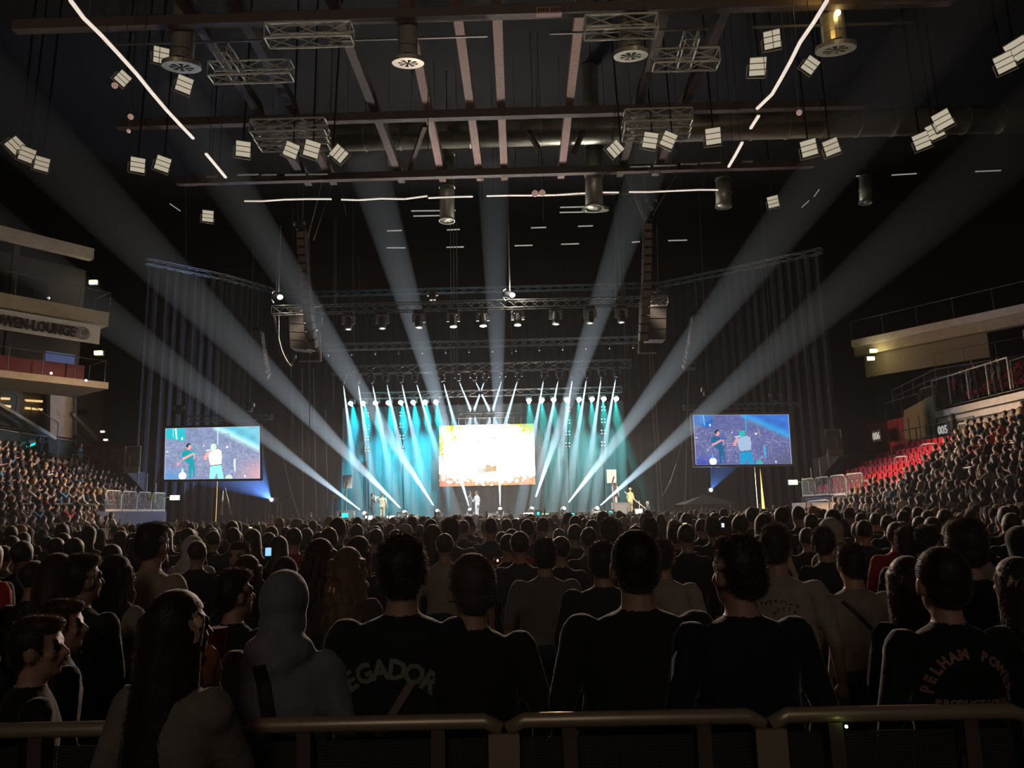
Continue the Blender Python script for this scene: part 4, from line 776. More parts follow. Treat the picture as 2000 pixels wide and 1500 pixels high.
# ---- blinder grids standing in the backdrop light (4 small lamps each)
for cx_, ys in ((717,(810,835,856,878)),(785,(809,831,854,876)),(1109,(800,824,846,869)),(1178,(798,822,844,867))):
    t = thing('lamp_column', 'column of four-lamp blinders in the %s backdrop light' % {717:'far left',785:'left',1109:'right',1178:'far right'}[cx_], 'stage lamp', PY(cx_,900,52.5), 'blinder columns')
    MB().cyl(PY(cx_,790,52.6), PY(cx_+3,1000,52.6), .05, n=6).build('pole', BLK, t)
    for y in ys:
        c = PY(cx_, y, 52.5); bx = MB().box(c, (.36,.1,.36)).build('lamp_plate', BLK, t)
        for i in (-1,1):
            for j in (-1,1): MB().sph(c+Vector((i*.11,-.08,j*.11)), .055, 8, 5).build('bulb', mat('dim_bulb', (1,1,1), .4, emit=(.7,.9,.9), es=.9, noise=0), bx)
# ---- things on the stage
def box_thing(name, px, pyb, Y, w_, d_, h_, label, cat, m, z=None, extra=None, rz=0, group=None):
    x = PY(px, pyb, Y).x; z = SZ if z is None else z; t = thing(name, label, cat, (x, Y, z), group)
    mb = MB().box((x,Y,z+h_/2), (w_,d_,h_), rz); mb.build('body', m, t); return t, Vector((x, Y, z))
AMP = mat('grey_case', (.1,.1,.1), .6); LED1 = mat('cyan_display', (0,1,1), .4, emit=(0,.8,.75), es=1.6, noise=0); WH = mat('white_glow_panel', (1,1,1), .4, emit=(.85,1,.95), es=2.2, noise=0); GRN = mat('green_glow_panel', (.4,1,.6), .4, emit=(.35,1,.6), es=1.2, noise=0)
items = [(676,1,46.9,1.05,.6,.75,'grey equipment case under the left tilted monitor',AMP,LED1),(657,1,46.6,.55,.4,.35,'small dark case at the left end of the stage',AMP,None),(738,1,46.7,.55,.5,.38,'small monitor box between the two standing performers',AMP,None),(722,1,46.8,.5,.4,.45,'dark monitor box with a bright white top left of stage',AMP,WH),
    (764,1,46.6,.5,.35,.42,'bright white light box on the stage edge left of centre',AMP,WH),(786,1,46.5,.62,.5,.55,'black box at the stage edge right of the white light box',BLK,None),(805,1,46.6,.6,.35,.4,'bright cyan-white light box at the stage edge',AMP,WH),(880,1,46.6,.8,.5,.3,'low dark wedge box left of the centre performers',BLK,None),(918,1,46.6,.75,.5,.36,'dark wedge box in front of the centre performers',BLK,None),(961,1,46.6,.7,.5,.36,'dark wedge box right of the centre performers',BLK,None),
    (901,1,46.4,.4,.3,.16,'low white light strip left of centre on the stage edge',AMP,WH),(930,1,46.4,.4,.3,.16,'low white light strip at centre on the stage edge',AMP,WH),(1032,1,46.6,.7,.35,.42,'bright white light box right of the stage screen',AMP,WH),(1051,1,46.8,.4,.3,.5,'cyan lit display box right of the bright light box',BLK,LED1),(1066,1,46.6,.55,.4,.36,'green glowing box on the right stage edge',AMP,GRN),(1084,1,46.7,.5,.4,.35,'grey monitor box right of the green one',AMP,None),
    (1118,1,46.7,.5,.4,.35,'cyan topped monitor box right of centre',AMP,LED1),(1136,1,46.7,.55,.45,.32,'grey ribbed monitor box right of centre',AMP,None),(1172,1,46.6,.7,.4,.35,'pale monitor box at the right of the stage',RAIL,None),(1192,1,46.5,.45,.3,.45,'cyan lit box in front of the right riser',BLK,LED1),(1213,1,47.1,1.1,.8,.85,'grey double case riser at the right of the stage',AMP,None),(1247,1,46.7,.45,.4,.45,'white round lit drum-like case by the sitting person',RAIL,WH)]
for it in items:
    px, _, Y, w_, d_, h_, l, m_, fm = it; t, c = box_thing('stage_box', px, 1000, Y, w_, d_, h_, l, 'stage box', m_)
    if fm: MB().box((c.x, c.y-d_/2-.02, c.z+h_*.6), (w_*(.36 if fm is LED1 else .86),.03,h_*(.35 if fm is LED1 else .5))).build('lit_front', fm, t)
    else: MB().box((c.x, c.y-d_/2-.02, c.z+h_*.5), (w_*.8,.03,h_*.7)).build('grille', mat('box_grille', (.16,.15,.14), .6), t)
    for k in (-1, 1): MB().box((c.x+k*w_*.5, c.y-d_*.3, c.z+h_/2), (.03,.1,h_*.8)).build('corner', DALU, t)
for px, py, l in ((677,941,'tilted grey monitor panel on a pole at the left of the stage'),(1197,930,'tilted grey monitor panel on a pole at the right of the stage')):
    c = PY(px, py, 47.2); t = thing('stand_monitor', l, 'monitor', (c.x, c.y, SZ), 'monitors on poles'); k = 1 if px < 900 else -1
    MB().slab([c+Vector((-.32+.05*k,0,-.42)), c+Vector((.26+.05*k,0,-.42)), c+Vector((.34-.06*(1-k),0,.42)), c+Vector((-.26-.06*(1-k),0,.42))], (0,.06,0)).build('panel', mat('monitor_back', (.42,.36,.33), .5), t)
    MB().bar(c+Vector((-.08,-.05,-.42)), c+Vector((.06,-.05,.0)), .06).build('bracket', BLK, t); MB().cyl((c.x,47.2,SZ), (c.x,47.2,c.z-.4), .035, n=8).build('pole', GREY, t); MB().cyl((c.x,47.2,SZ), (c.x,47.2,SZ+.05), .35, n=16).build('base', BLK, t)
t = thing('stage_stairs', 'small stairs with a slanting handrail at the right of the stage', 'stairs', (zst(1222), 47.4, 0))
xs = zst(1218)
for k in range(5): MB().box((xs+.45*k+.3, 47.6, 1.25-.25*k), (.45,.9,.08)).build('step', DALU, t)
MB().path([(xs,47.2,SZ+1.5),(xs+.2,47.2,SZ+1.35),(xs+2.6,47.2,.75)], .035).build('handrail', RAIL, t)
for k in range(4): MB().cyl((xs+.3+.6*k,47.2,SZ-.1-.33*k), (xs+.3+.6*k,47.2,SZ+1.25-.33*k), .025, n=6).build('baluster', RAIL, t)
# cymbal stand left of the stage
c = PY(650, 970, 48); t = thing('cymbal_stand', 'cymbal on a stand at the far left of the stage', 'stand', (c.x,48,SZ)); MB().cyl((c.x,48,SZ),(c.x,48,c.z),.025,n=6).build('pole', ALU, t); MB().cyl(c,c+Vector((0,-.02,.03)),.25,.04,n=18).build('cymbal', mat('brass', (.6,.4,.15),.3,.9), t)
for dx in (-.25,.25): MB().bar((c.x,48,SZ+.35),(c.x+dx,48,SZ),.03).build('leg', ALU, t)
# pop-up tent right of the stage
c = PY(1378, 1010, 45.5); c.z = 0; t = thing('popup_tent', 'dark pop-up tent standing right of the stage', 'tent', c); TC = mat('tent_cloth', (.09,.09,.085), .9)
hw = 1.55; ze_ = 2.05; zr = PY(1378,966,45.5).z
ap = c+Vector((0,0,zr)); cs = [c+Vector((i*hw,j*hw,ze_)) for i, j in ((-1,-1),(1,-1),(1,1),(-1,1))]
MB().add([ap]+cs, [(0,i+1,(i+1)%4+1) for i in range(4)]).build('canopy', TC, t)
for i in range(4): MB().slab([cs[i], cs[(i+1)%4], cs[(i+1)%4]-Vector((0,0,.25)), cs[i]-Vector((0,0,.25))], (0,.01,.0)).build('valance', TC, t); MB().cyl(Vector((cs[i].x,cs[i].y,0)), cs[i], .03, n=6).build('leg', GREY, t)
# ------------------------------------------------------------------ thin haze lying over the standing crowd
m = MB(); m.box((AX, 19.5, 2.6), (34, 33, 4.8)); o = m.build('haze', volmat('crowd_haze', (1,.93,.88), .0017, .6)); tag(o, 'thin warm haze hanging over the standing crowd', kind='stuff')
# ------------------------------------------------------------------ people
def hair_mix(nt, b):
    o = nt.nodes['Material Output']; tr = nt.nodes.new('ShaderNodeBsdfTranslucent'); tr.inputs[0].default_value = (.5,.36,.25,1); mx = nt.nodes.new('ShaderNodeMixShader'); mx.inputs[0].default_value = .35
    nt.links.new(b.outputs[0], mx.inputs[1]); nt.links.new(tr.outputs[0], mx.inputs[2]); nt.links.new(mx.outputs[0], o.inputs['Surface'])
TOPM = mat('clothing', rough=.9, objcol=True, noise=.2, nscale=9, sheen=.35, bump=.5)
SKIN = mat('skin', (.42,.24,.16), .55, noise=.06, sheen=.06)
TROU = mat('trousers', (.025,.027,.035), .9)
SHOE = mat('shoes', (.03,.03,.03), .6)
HAIRC = mat('hair', rough=.55, objcol=True, noise=.25, nscale=30, sheen=1.0, alpha=hair_mix)
def rmat():
    m = mat('crowd_hair', (.02,.014,.01), .6, sheen=1.0, noise=.25); return m
FHAIR = rmat(); EYED = mat('eye_dark', (.01,.01,.01), .3, noise=0); LIPM = mat('lips', (.35,.12,.1), .5, noise=0)
BODYM = [TOPM, SKIN, TROU, SHOE, FHAIR, EYED, LIPM]
def cap_mesh(mb, a, b, ra, rb, n, mi):
    a, b = Vector(a), Vector(b); x, y, d = frame_of(b-a); vs = [a-d*ra]; rings = []
    for c, r, sg in ((a, ra, -1), (a, ra, 0), (b, rb, 0), (b, rb, 1)):
        k = .7 if sg else 1; o = d*(sg*r*.7); rings.append([c+o+x*(r*k*math.cos(2*math.pi*t/n))+y*(r*k*math.sin(2*math.pi*t/n)) for t in range(n)])
    for r_ in rings: vs += r_
    vs.append(b+d*rb); L = len(vs)-1; fs = [(0, 1+(t+1)%n, 1+t) for t in range(n)]
    for q in range(3): fs += [(1+q*n+t, 1+q*n+(t+1)%n, 1+(q+1)*n+(t+1)%n, 1+(q+1)*n+t) for t in range(n)]
    fs += [(1+3*n+t, 1+3*n+(t+1)%n, L) for t in range(n)]; mb.add(vs, fs, mi)
def loft_mesh(mb, rings, n, mi):
    vs = []; k = len(rings)
    for (cx_, cy_, z, rx, ry) in rings: vs += [(cx_+rx*math.cos(2*math.pi*t/n), cy_+ry*math.sin(2*math.pi*t/n), z) for t in range(n)]
    fs = [tuple(range(n-1,-1,-1)), tuple(range((k-1)*n, k*n))] + [(i*n+t, i*n+(t+1)%n, (i+1)*n+(t+1)%n, (i+1)*n+t) for i in range(k-1) for t in range(n)]; mb.add(vs, fs, mi)
class Body:
    def __init__(s): s.p = []
    def cap(s, a, b, ra, rb, m): s.p.append(('c', np.array(a, float), np.array(b, float), ra, rb, m))
    def ell(s, c, r, m): s.p.append(('e', np.array(c, float), np.array(r, float), m))
    def loft(s, rings, m): s.p.append(('l', np.array(rings, float), m))
    def dist(s, P):
        D = []; M = []
        for q in s.p:
            if q[0] == 'c':
                a, b = q[1], q[2]; ab = b-a; t = np.clip(((P-a)@ab)/(ab@ab), 0, 1); D.append(np.linalg.norm(P-(a+t[:,None]*ab), axis=1)-(q[3]+(q[4]-q[3])*t)); M.append(q[5])
            elif q[0] == 'e': D.append((np.linalg.norm((P-q[1])/q[2], axis=1)-1)*q[2].min()); M.append(q[3])
            else:
                r = q[1]; z = r[:,2]; f = lambda k: np.interp(P[:,2], z, r[:,k]); rx, ry = f(3), f(4)
                d = (np.sqrt(((P[:,0]-f(0))/rx)**2+((P[:,1]-f(1))/ry)**2)-1)*np.minimum(rx, ry); d = np.maximum(d, np.maximum(z[0]-P[:,2], P[:,2]-z[-1])); D.append(d); M.append(q[2])
        return np.array(D), np.array(M)
    def mesh(s, name, mats, voxel, smooth=3, tris=None, shade=True, cut=None):
        mb = MB()
        for q in s.p:
            if q[0] == 'c': cap_mesh(mb, q[1], q[2], q[3], q[4], 10, 0)
            elif q[0] == 'e': mb.sph(q[1], q[2], 14, 9)
            else: loft_mesh(mb, q[1], 20, 0)
        o = mb.build('tmp', mats[0]); md = o.modifiers.new('r', 'REMESH'); md.mode = 'VOXEL'; md.voxel_size = voxel
        sm = o.modifiers.new('s', 'SMOOTH'); sm.factor = .5; sm.iterations = smooth
        dg = bpy.context.evaluated_depsgraph_get(); me0 = o.evaluated_get(dg); n0 = len(me0.data.polygons)
        if tris: dc = o.modifiers.new('d', 'DECIMATE'); dc.ratio = min(1, tris/(2*max(n0,1)))
        dg = bpy.context.evaluated_depsgraph_get(); me = bpy.data.meshes.new_from_object(o.evaluated_get(dg)); bpy.data.objects.remove(o)
        me.name = name; me.materials.clear()
        for m_ in mats: me.materials.append(m_)
        n = len(me.polygons); C = np.zeros(n*3); me.polygons.foreach_get('center', C); C = C.reshape(-1,3)
        if len(mats) > 1:
            D, M = s.dist(C); me.polygons.foreach_set('material_index', M[np.argmin(D, axis=0)].astype(np.int32))
        if cut is not None:
            bm = bmesh.new(); bm.from_mesh(me); bmesh.ops.delete(bm, geom=[v for v in bm.verts if cut(v.co)], context='VERTS'); bm.to_mesh(me); bm.free()
        if shade: me.polygons.foreach_set('use_smooth', [True]*len(me.polygons))
        me.update(); return me
ARMS = {'down': ((.265,-.03,1.14), (.275,.07,.9), (.0,.1,-1)), 'phone': ((.27,.2,1.22), (.1,.36,1.44), (-.1,.1,1)), 'up': ((.30,.08,1.62), (.27,.16,1.88), (0,.1,1)), 'hips': ((.39,-.14,1.16), (.19,.03,1.02), (-.8,.5,-.2)),
        'clap': ((.25,.1,1.14), (.06,.34,1.22), (-.2,.5,1)), 'mic': ((.26,.14,1.2), (.07,.22,1.5), (-.2,-.1,1)), 'out': ((.4,.16,1.3), (.5,.4,1.42), (.2,1,.1)), 'drink': ((.26,.16,1.2), (.1,.26,1.42), (-.2,.2,1)), 'lap': ((.25,.05,1.12), (.12,.26,1.0), (-.3,.8,-.1)), 'sip': ((.2,.14,1.17), (.02,.2,1.42), (-.1,.2,1)), 'fold': ((.27,.04,1.13), (-.02,.2,1.17), (-1,.1,.1))}
def human(arms=('down','down'), seated=False, sleeve=1, w=1.0, belly=1.0, hood=False, hair=None, detail=2, head=1.0, bare=False, turn=0, skirt=False, lower=2, girl=False, beard=False, cap=False, bun=False):
    B = Body(); dz = -.42 if seated else 0; dy = -.06 if seated else 0; T = 0
    sw = .9 if girl else 1.0; sw *= w
    def S(x, y, z): return (x, y+dy, z+dz)
    B.loft([S(0,0,.86)+(.165*w*belly,.12*belly), S(0,0,.96)+(.178*w*belly,.128*belly), S(0,.0,1.08)+(.16*w*belly,.12*belly), S(0,.0,1.2)+(.17*sw,.125*belly), S(0,0,1.33)+(.187*sw,.128), S(0,-.005,1.42)+(.165*sw,.105), S(0,-.005,1.47)+(.11*sw,.08), S(0,-.003,1.5)+(.065,.062)], 1 if bare == 2 else T)
    if bare: B.loft([S(0,0,1.38)+(.17*sw,.107), S(0,-.005,1.425)+(.16*sw,.107), S(0,-.005,1.47)+(.113*sw,.083)], 1)
    if girl: B.ell(S(.07,.09,1.29), (.065,.06,.06), T); B.ell(S(-.07,.09,1.29), (.065,.06,.06), T)
    B.ell(S(0,-.03,.93), (.17*w*belly,.14,.12), lower if not skirt else 2)
    B.cap(S(0,-.005,1.45), S(0,.015,1.6), .062*w**.5, .054*w**.5, 1)
    # head
    h = head; hc = np.array(S(0,.02,1.655)); ct, st = math.cos(turn), math.sin(turn)
    def H(x, y, z): x, y, z = x*h, y*h, z*h; return (hc[0]+x*ct-y*st, hc[1]+x*st+y*ct, hc[2]+z)
    B.ell(H(0,-.012,.022), (.076*h,.094*h,.098*h), 1); B.ell(H(0,.025,-.05), (.056*h,.062*h,.07*h), 1); B.ell(H(0,.06,-.085), (.03*h,.026*h,.024*h), 4 if beard else 1)
    if beard: B.ell(H(0,.045,-.07), (.053*h,.05*h,.045*h), 4)
    for s_ in (-1,1):
        B.ell(H(s_*.079,-.005,-.012), (.012*h,.024*h,.036*h), 1)
        if detail > 1: B.ell(H(s_*.031,.072,.012), (.013*h,.012*h,.008*h), 5); B.ell(H(s_*.03,.068,.034), (.022*h,.014*h,.007*h), 4); B.ell(H(s_*.04,.055,-.02), (.022*h,.02*h,.02*h), 1)
    B.cap(H(0,.075,.015), H(0,.1,-.018), .011*h, .016*h, 1)
    if detail > 1: B.ell(H(0,.083,-.052), (.024*h,.01*h,.008*h), 6)
    if hair == 'far': B.ell(H(0,-.022,.035), (.086*h,.1*h,.1*h), 4)
    if hair == 'farlong':
        B.ell(H(0,-.022,.035), (.088*h,.1*h,.1*h), 4); B.cap(H(0,-.06,.0), H(0,-.09,-.28), .085*h, .06*h, 4)
        for s_ in (-1,1): B.cap(H(s_*.065,-.03,.0), H(s_*.08,-.04,-.24), .03*h, .03*h, 4)
    if cap: B.ell(H(0,-.012,.055), (.09*h,.103*h,.075*h), T); B.cap(H(0,.08,.045), H(0,.13,.035), .045*h, .035*h, T)
    if hood: B.ell(H(0,-.02,.03), (.104*h,.118*h,.125*h), T); B.ell(H(0,-.03,-.07), (.1*h,.11*h,.1*h), T); B.ell(S(0,-.05,1.48), (.135*w,.1,.085), T); B.cap(S(0,-.04,1.44), S(0,-.03,1.6), .1*w, .088, T); B.cap(H(0,-.03,.09), H(0,-.09,.06), .07*h, .03*h, T)
    elif hood is None: B.ell(S(0,-.08,1.46), (.12,.07,.06), T)
    # arms
    for s_, nm in zip((-1,1), arms):
        e, wr, hd = [np.array(v, float) for v in ARMS[nm]]; sh = np.array((.175*sw, -.005, 1.415)); f = np.array((s_,1,1)); k = np.array((0,dy,dz)); ex = (sw-1)*.18; off = np.array((ex,0,0))
        sh_, e_, w_ = sh*f+k, (e+off)*f+k, (wr+off*.7)*f+k; hd = hd*f; hd /= np.linalg.norm(hd)
        puff = 1.18 if sleeve == 1 else 1.0; sk = 1 if bare else T
        B.cap(sh_-np.array((s_*.02,0,.01)), sh_+np.array((s_*.015,0,-.03)), .068*w**.5, .066*w**.5, sk); B.cap(sh_, e_, .058*puff*w**.4, .047*puff, sk if sleeve != 2 else T)
        if sleeve == 2: B.cap(sh_, sh_*.35+e_*.65, .066*w**.5, .064, T)
        B.cap(e_, w_, .044*(1.15 if sleeve == 1 else 1), .03*(1.2 if sleeve == 1 else 1), T if sleeve == 1 else 1)
        px_, py_, _ = [np.array(v) for v in frame_of(hd)]
        sd = np.array((-s_,0.25,0)); sd -= hd*(sd@hd); sd /= np.linalg.norm(sd)+1e-6; nr = np.cross(hd, sd)
        c = w_+hd*.055; B.cap(w_+hd*.01, w_+hd*.07, .026, .036, 1)
        if detail > 1:
            for q in range(4):
                b0 = w_+hd*.085+sd*(.030-.02*q); ln = (.07,.08,.075,.058)[q]; mid = b0+hd*(ln*.55)+nr*.008; B.cap(b0-hd*.02, mid, .0105, .0095, 1); B.cap(mid, mid+hd*(ln*.4)+nr*.022, .0095, .008, 1)
            t0 = w_+hd*.03+sd*.03; B.cap(t0, t0+sd*.025+hd*.035, .0125, .011, 1); B.cap(t0+sd*.025+hd*.035, t0+sd*.03+hd*.065, .011, .009, 1)
        else: B.cap(w_+hd*.07, w_+hd*.15, .032, .018, 1)
    # legs
    for s_ in (-1,1):
        if seated: B.cap((s_*.09,dy,.5), (s_*.12,.42,.5), .09, .062, lower); B.cap((s_*.12,.42,.49), (s_*.12,.44,.1), .058, .042, lower); B.cap((s_*.12,.42,.05), (s_*.125,.58,.04), .045, .035, 3)
        else: B.cap((s_*.088,-.01,.9), (s_*.1,.015,.5), .095*w**.5, .062, lower); B.cap((s_*.1,.01,.5), (s_*.105,-.02,.1), .06, .042, lower); B.cap((s_*.105,-.03,.05), (s_*.12,.13,.035), .045, .034, 3)
    if skirt and not seated: B.loft([(0,0,.55,.17,.13),(0,0,.75,.18,.14),(0,0,.98,.165,.125)], T)
    B.H = H; B.hd = h; return B
def hair_mesh(B, style, seed=0, voxel=.0095, length=.42):
    rr = random.Random(seed); G = Body(); H = B.H; h = B.hd
    G.ell(H(0,-.018,.032), (.086*h,.1*h,.1*h), 0)
    if style in ('short','buzz'):
        G.ell(H(0,-.055,-.02), (.07*h,.055*h,.06*h), 0)
        if style == 'short': G.ell(H(0,.02,.1), (.06*h,.07*h,.035*h), 0)
        for k in range(26 if style == 'short' else 0):
            a_ = rr.uniform(0,2*math.pi); u = rr.uniform(.15,1); G.ell(H(.068*u*math.cos(a_), -.02+.08*u*math.sin(a_), .05+.075*math.sqrt(max(0,1-u*u*.8))), (.02,.022,.018), 0)
        if style == 'bun': pass
    if style == 'bun': G.ell(H(0,-.1,.08), (.04,.04,.04), 0); G.ell(H(0,-.06,-.02), (.06,.05,.06), 0)
    if style in ('long','wavy','curly'):
        n = 26 if style != 'curly' else 34
        for ly in (0, 1):
            for k in range(n):
                th = math.radians(-118+236*k/(n-1)); rx = (.08 if not ly else .055)*h; pts = []
                L = length*(rr.uniform(.88,1.05)); ph = rr.uniform(0,6)
                x0, y0 = math.sin(th)*rx, -.018-math.cos(th)*.092*h*(1 if not ly else .7)
                for j in range(7):
                    u = j/6; wv = {'long':.004,'wavy':.016,'curly':.022}[style]*math.sin(u*(9 if style != 'curly' else 16)+ph)
                    sp = 1+ (.25 if style == 'long' else .55)*u
                    pts.append(H(x0*sp/h+wv/h, (y0/h)*(1+.15*u)-.03*u+wv*.5/h, (.05-(L+.05)*u)/h*1.0))
                for j in range(6): G.cap(pts[j], pts[j+1], (.017 if j < 5 else .013), .015 if j < 5 else .006, 0)
    zc = B.H(0,0,0); 
    f0 = np.array(B.H(0,1,0))-np.array(B.H(0,0,0)); f0 /= np.linalg.norm(f0)
    def cut(co):
        d = np.array(co)-np.array(zc); yy = d@f0; return (yy > .035*h and d[2] < .062*h and abs(np.cross(f0, d)[2]) < .07*h)
    me = G.mesh('hair', [HAIRC], voxel, 2, cut=cut)
    # fuzz of fine tufts that catches the light
    n = len(me.polygons); C = np.zeros(n*3); N = np.zeros(n*3); me.polygons.foreach_get('center', C); me.polygons.foreach_get('normal', N); C = C.reshape(-1,3); N = N.reshape(-1,3)
    rg = np.random.RandomState(seed); idx = rg.choice(n, min(n, 4200 if style in ('short','buzz') else 2600), replace=False)
    ln = {'short':.016,'buzz':.008,'bun':.01}.get(style, .02); bm = bmesh.new(); bm.from_mesh(me)
    for i in idx:
        c = Vector(C[i]); nn = Vector(N[i]); 
        if style in ('long','wavy','curly'): nn = (nn*.5+Vector((0,0,-1))).normalized()
        d = (nn+Vector(rg.normal(0,.35,3))).normalized()*ln*rg.uniform(.5,1.2); sx = nn.orthogonal().normalized()*.0016; sy = nn.cross(sx).normalized()*.0016
        a_ = bm.verts.new(c+sx); b_ = bm.verts.new(c-sx*.5+sy); c2 = bm.verts.new(c-sx*.5-sy); e = bm.verts.new(c+d); bm.faces.new((a_,b_,e)); bm.faces.new((b_,c2,e)); bm.faces.new((c2,a_,e))
    bm.to_mesh(me); bm.free(); return me
NEARV = {}
def near(key, hairstyle=None, hl=.42, vox=.0125, **k):
    if key in NEARV: return NEARV[key]
    B = human(**k); me = B.mesh('person_'+key, BODYM, vox, 3); hm = hair_mesh(B, hairstyle, len(NEARV), length=hl) if hairstyle else None
    NEARV[key] = (me, hm); return NEARV[key]
BLACK, CHAR, NAVY, WHITE, BEIGE, GREYC, REDC, BLUE = (.014,.014,.015), (.035,.035,.038), (.015,.02,.045), (.5,.48,.44), (.32,.26,.19), (.13,.13,.135), (.35,.02,.025), (.05,.16,.3)
HB, HD, HBL, HG = (.012,.009,.007), (.03,.018,.01), (.26,.16,.07), (.1,.08,.06)
OCC = []; FRONT = []
def put(key, px, top, Y, col, hair, yaw, label, group=None, z0=0, hgt=None, **kw):
    me, hm = near(key, **kw); p = PY(px, top, Y); base = 1.765*1.0
    s = (p.z-z0)/base if hgt is None else hgt/base
    o = bpy.data.objects.new('person', me); COL.objects.link(o); o.location = (p.x, Y, z0); o.scale = (s**.5*1.0 if False else max(.9, min(1.12, s)),)*2+(s,); o.rotation_euler = (0,0,math.radians(yaw)); o.color = (*col, 1)
    if hm:
        c = bpy.data.objects.new('hair', hm); COL.objects.link(c); c.parent = o; c.color = (*hair, 1)
    tag(o, label, 'person', group); OCC.append((p.x, Y, .34)); FRONT.append((p.x/Y, Y)); return o
def on_surface(o, mb_pts_fn): pass
def back_text(o, s, zc, size, label_mat, arc=None, bold=.004, cx=0.0):
    me = o.data; bm = bmesh.new(); bm.from_mesh(me); bvh = BVHTree.FromBMesh(bm); vs_all = []
    n = len(s)
    for i, ch in enumerate(s):
        if ch == ' ': continue
        t = text_mesh(ch, size, 'letter', label_mat, None, 0.0, bold, res=2)
        if arc: r, a0, a1 = arc; a_ = math.radians(a0+(a1-a0)*i/max(1,n-1)); ox, oz, ro = cx+r*math.sin(a_), zc+r*math.cos(a_), -a_
        else: ox, oz, ro = cx+(i-(n-1)/2)*size*.72, zc, 0
        ok = True
        for v in t.data.vertices:
            x = v.co.x*math.cos(ro)-v.co.y*math.sin(ro)+ox; z = v.co.x*math.sin(ro)+v.co.y*math.cos(ro)+oz
            hit = bvh.ray_cast(Vector((x,-1,z)), Vector((0,1,0))); y = hit[0].y if hit[0] is not None else -.14
            v.co = (x, y-.006, z)
        t.parent = o
    bm.free()
def smudge(o, zc, cx, n, m_):
    # worn, no longer readable shirt print: a row of small broken strokes
    bm = bmesh.new(); bm.from_mesh(o.data); bvh = BVHTree.FromBMesh(bm); bm.free(); rr = random.Random(n); mb = MB()
    for i in range(n):
        x = cx+(i-n/2)*.028
        for k in range(2):
            x0, z0 = x+rr.uniform(-.006,.006), zc-.06*((i-n/2)/n)**2*4*.5+rr.uniform(-.008,.008); dx, dz = rr.choice(((.004,.02),(.014,.004),(.01,.012))); P = []
            for u, v in ((-1,-1),(1,-1),(1,1),(-1,1)):
                hit = bvh.ray_cast(Vector((x0+u*dx/2,-1,z0+v*dz/2)), Vector((0,1,0))); P.append((x0+u*dx/2, (hit[0].y if hit[0] is not None else -.13)-.005, z0+v*dz/2))
            mb.add(P, [(0,1,2,3)])
    me = bpy.data.meshes.new('worn_print'); me.from_pydata(mb.v, [], mb.f); me.materials.append(m_); c = bpy.data.objects.new('worn_print', me); COL.objects.link(c); c.parent = o
def strap(o, pts, w_, m_, name='bag_strap'):
    bm = bmesh.new(); bm.from_mesh(o.data); bvh = BVHTree.FromBMesh(bm); P = []; n = 16
    for i in range(n+1):
        u = i/n; x = pts[0][0]+(pts[1][0]-pts[0][0])*u; z = pts[0][1]+(pts[1][1]-pts[0][1])*u; hit = bvh.ray_cast(Vector((x,-1,z)), Vector((0,1,0))); P.append(Vector((x, (hit[0].y if hit[0] is not None else -.13)-.016, z)))
    bm.free(); mb = MB(); d = (P[-1]-P[0]).normalized(); sd = Vector((d.z,0,-d.x))*w_/2
    vs = []; fs = []
    for p in P: vs += [p-sd, p+sd, p+sd+Vector((0,.012,0)), p-sd+Vector((0,.012,0))]
    for i in range(n): fs += [(i*4+q, i*4+(q+1)%4, i*4+4+(q+1)%4, i*4+4+q) for q in range(4)]
    me = bpy.data.meshes.new(name); me.from_pydata([tuple(v) for v in vs], [], fs); me.materials.append(m_); c = bpy.data.objects.new(name, me); COL.objects.link(c); c.parent = o
STRAPM = mat('strap_black', (.006,.006,.007), .6); LETG = mat('faded_letter_print', (.2,.2,.17), .8); LETR = mat('reddish_letter_print', (.3,.15,.1), .8); STRIPE = mat('pale_stripe', (.5,.5,.48), .6)
# ---- the people right behind (and one before) the barrier
W_ = dict(girl=True)
o = put('gown', 347, 1172, 2.58, (.2,.165,.13), HB, -14, 'woman with very long straight dark hair and beige top leaning at the barrier', girl=True, hairstyle='long', hl=.62, arms=('down','sip'), head=1.14, turn=math.radians(-25), sleeve=1, w=1.02)
o = put('hooded', 556, 1133, 3.15, (.17,.175,.19), HB, 0, 'person in a grey hoodie with hood up and black strap across the back', hood=True, head=1.02, w=1.14, belly=1.05, arms=('down','down')); strap(o, ((-.05,1.44),(.07,.9)), .055, STRAPM)
o = put('heavy', 785, 1067, 3.2, (.016,.017,.019), HD, 0, 'broad short-haired man in black jacket with arched pale back print', hairstyle='short', head=1.2, w=1.3, belly=1.1, vox=.0125)
back_text(o, 'PEGADOR', 1.04, .1, LETG, arc=(.235,-50,36), bold=.004, cx=-.03); strap(o, ((.06,1.26),(-.16,.92)), .03, mat('brown_strap', (.2,.13,.1), .7))
o = put('buzzed', 922, 1101, 3.2, (.016,.014,.014), HG, 14, 'man with a shaved round head in plain black, centre of the row at the barrier', hairstyle='buzz', head=1.2, w=1.15)
o = put('broad', 1240, 1056, 3.2, (.013,.013,.012), HB, 4, 'tall broad man with cropped hair in a plain dark jacket right of the shaved man', hairstyle='buzz', head=1.2, w=1.36, belly=1.15)
o = put('turned', 1440, 1068, 3.15, (.008,.009,.012), HD, 12, 'man with tousled brown hair turned left, black jacket with pale sleeve stripe', hairstyle='short', head=1.2, w=1.28, belly=1.1, turn=math.radians(14))
MBs = MB(); MBs.path([(-.26,-.03,1.44),(-.32,-.035,1.35),(-.335,-.03,1.2),(-.34,-.02,1.1)], .007, 4); me = bpy.data.meshes.new('sleeve_stripe'); me.from_pydata(MBs.v, [], MBs.f); me.materials.append(STRIPE); c = bpy.data.objects.new('sleeve_stripe', me); COL.objects.link(c); c.parent = o
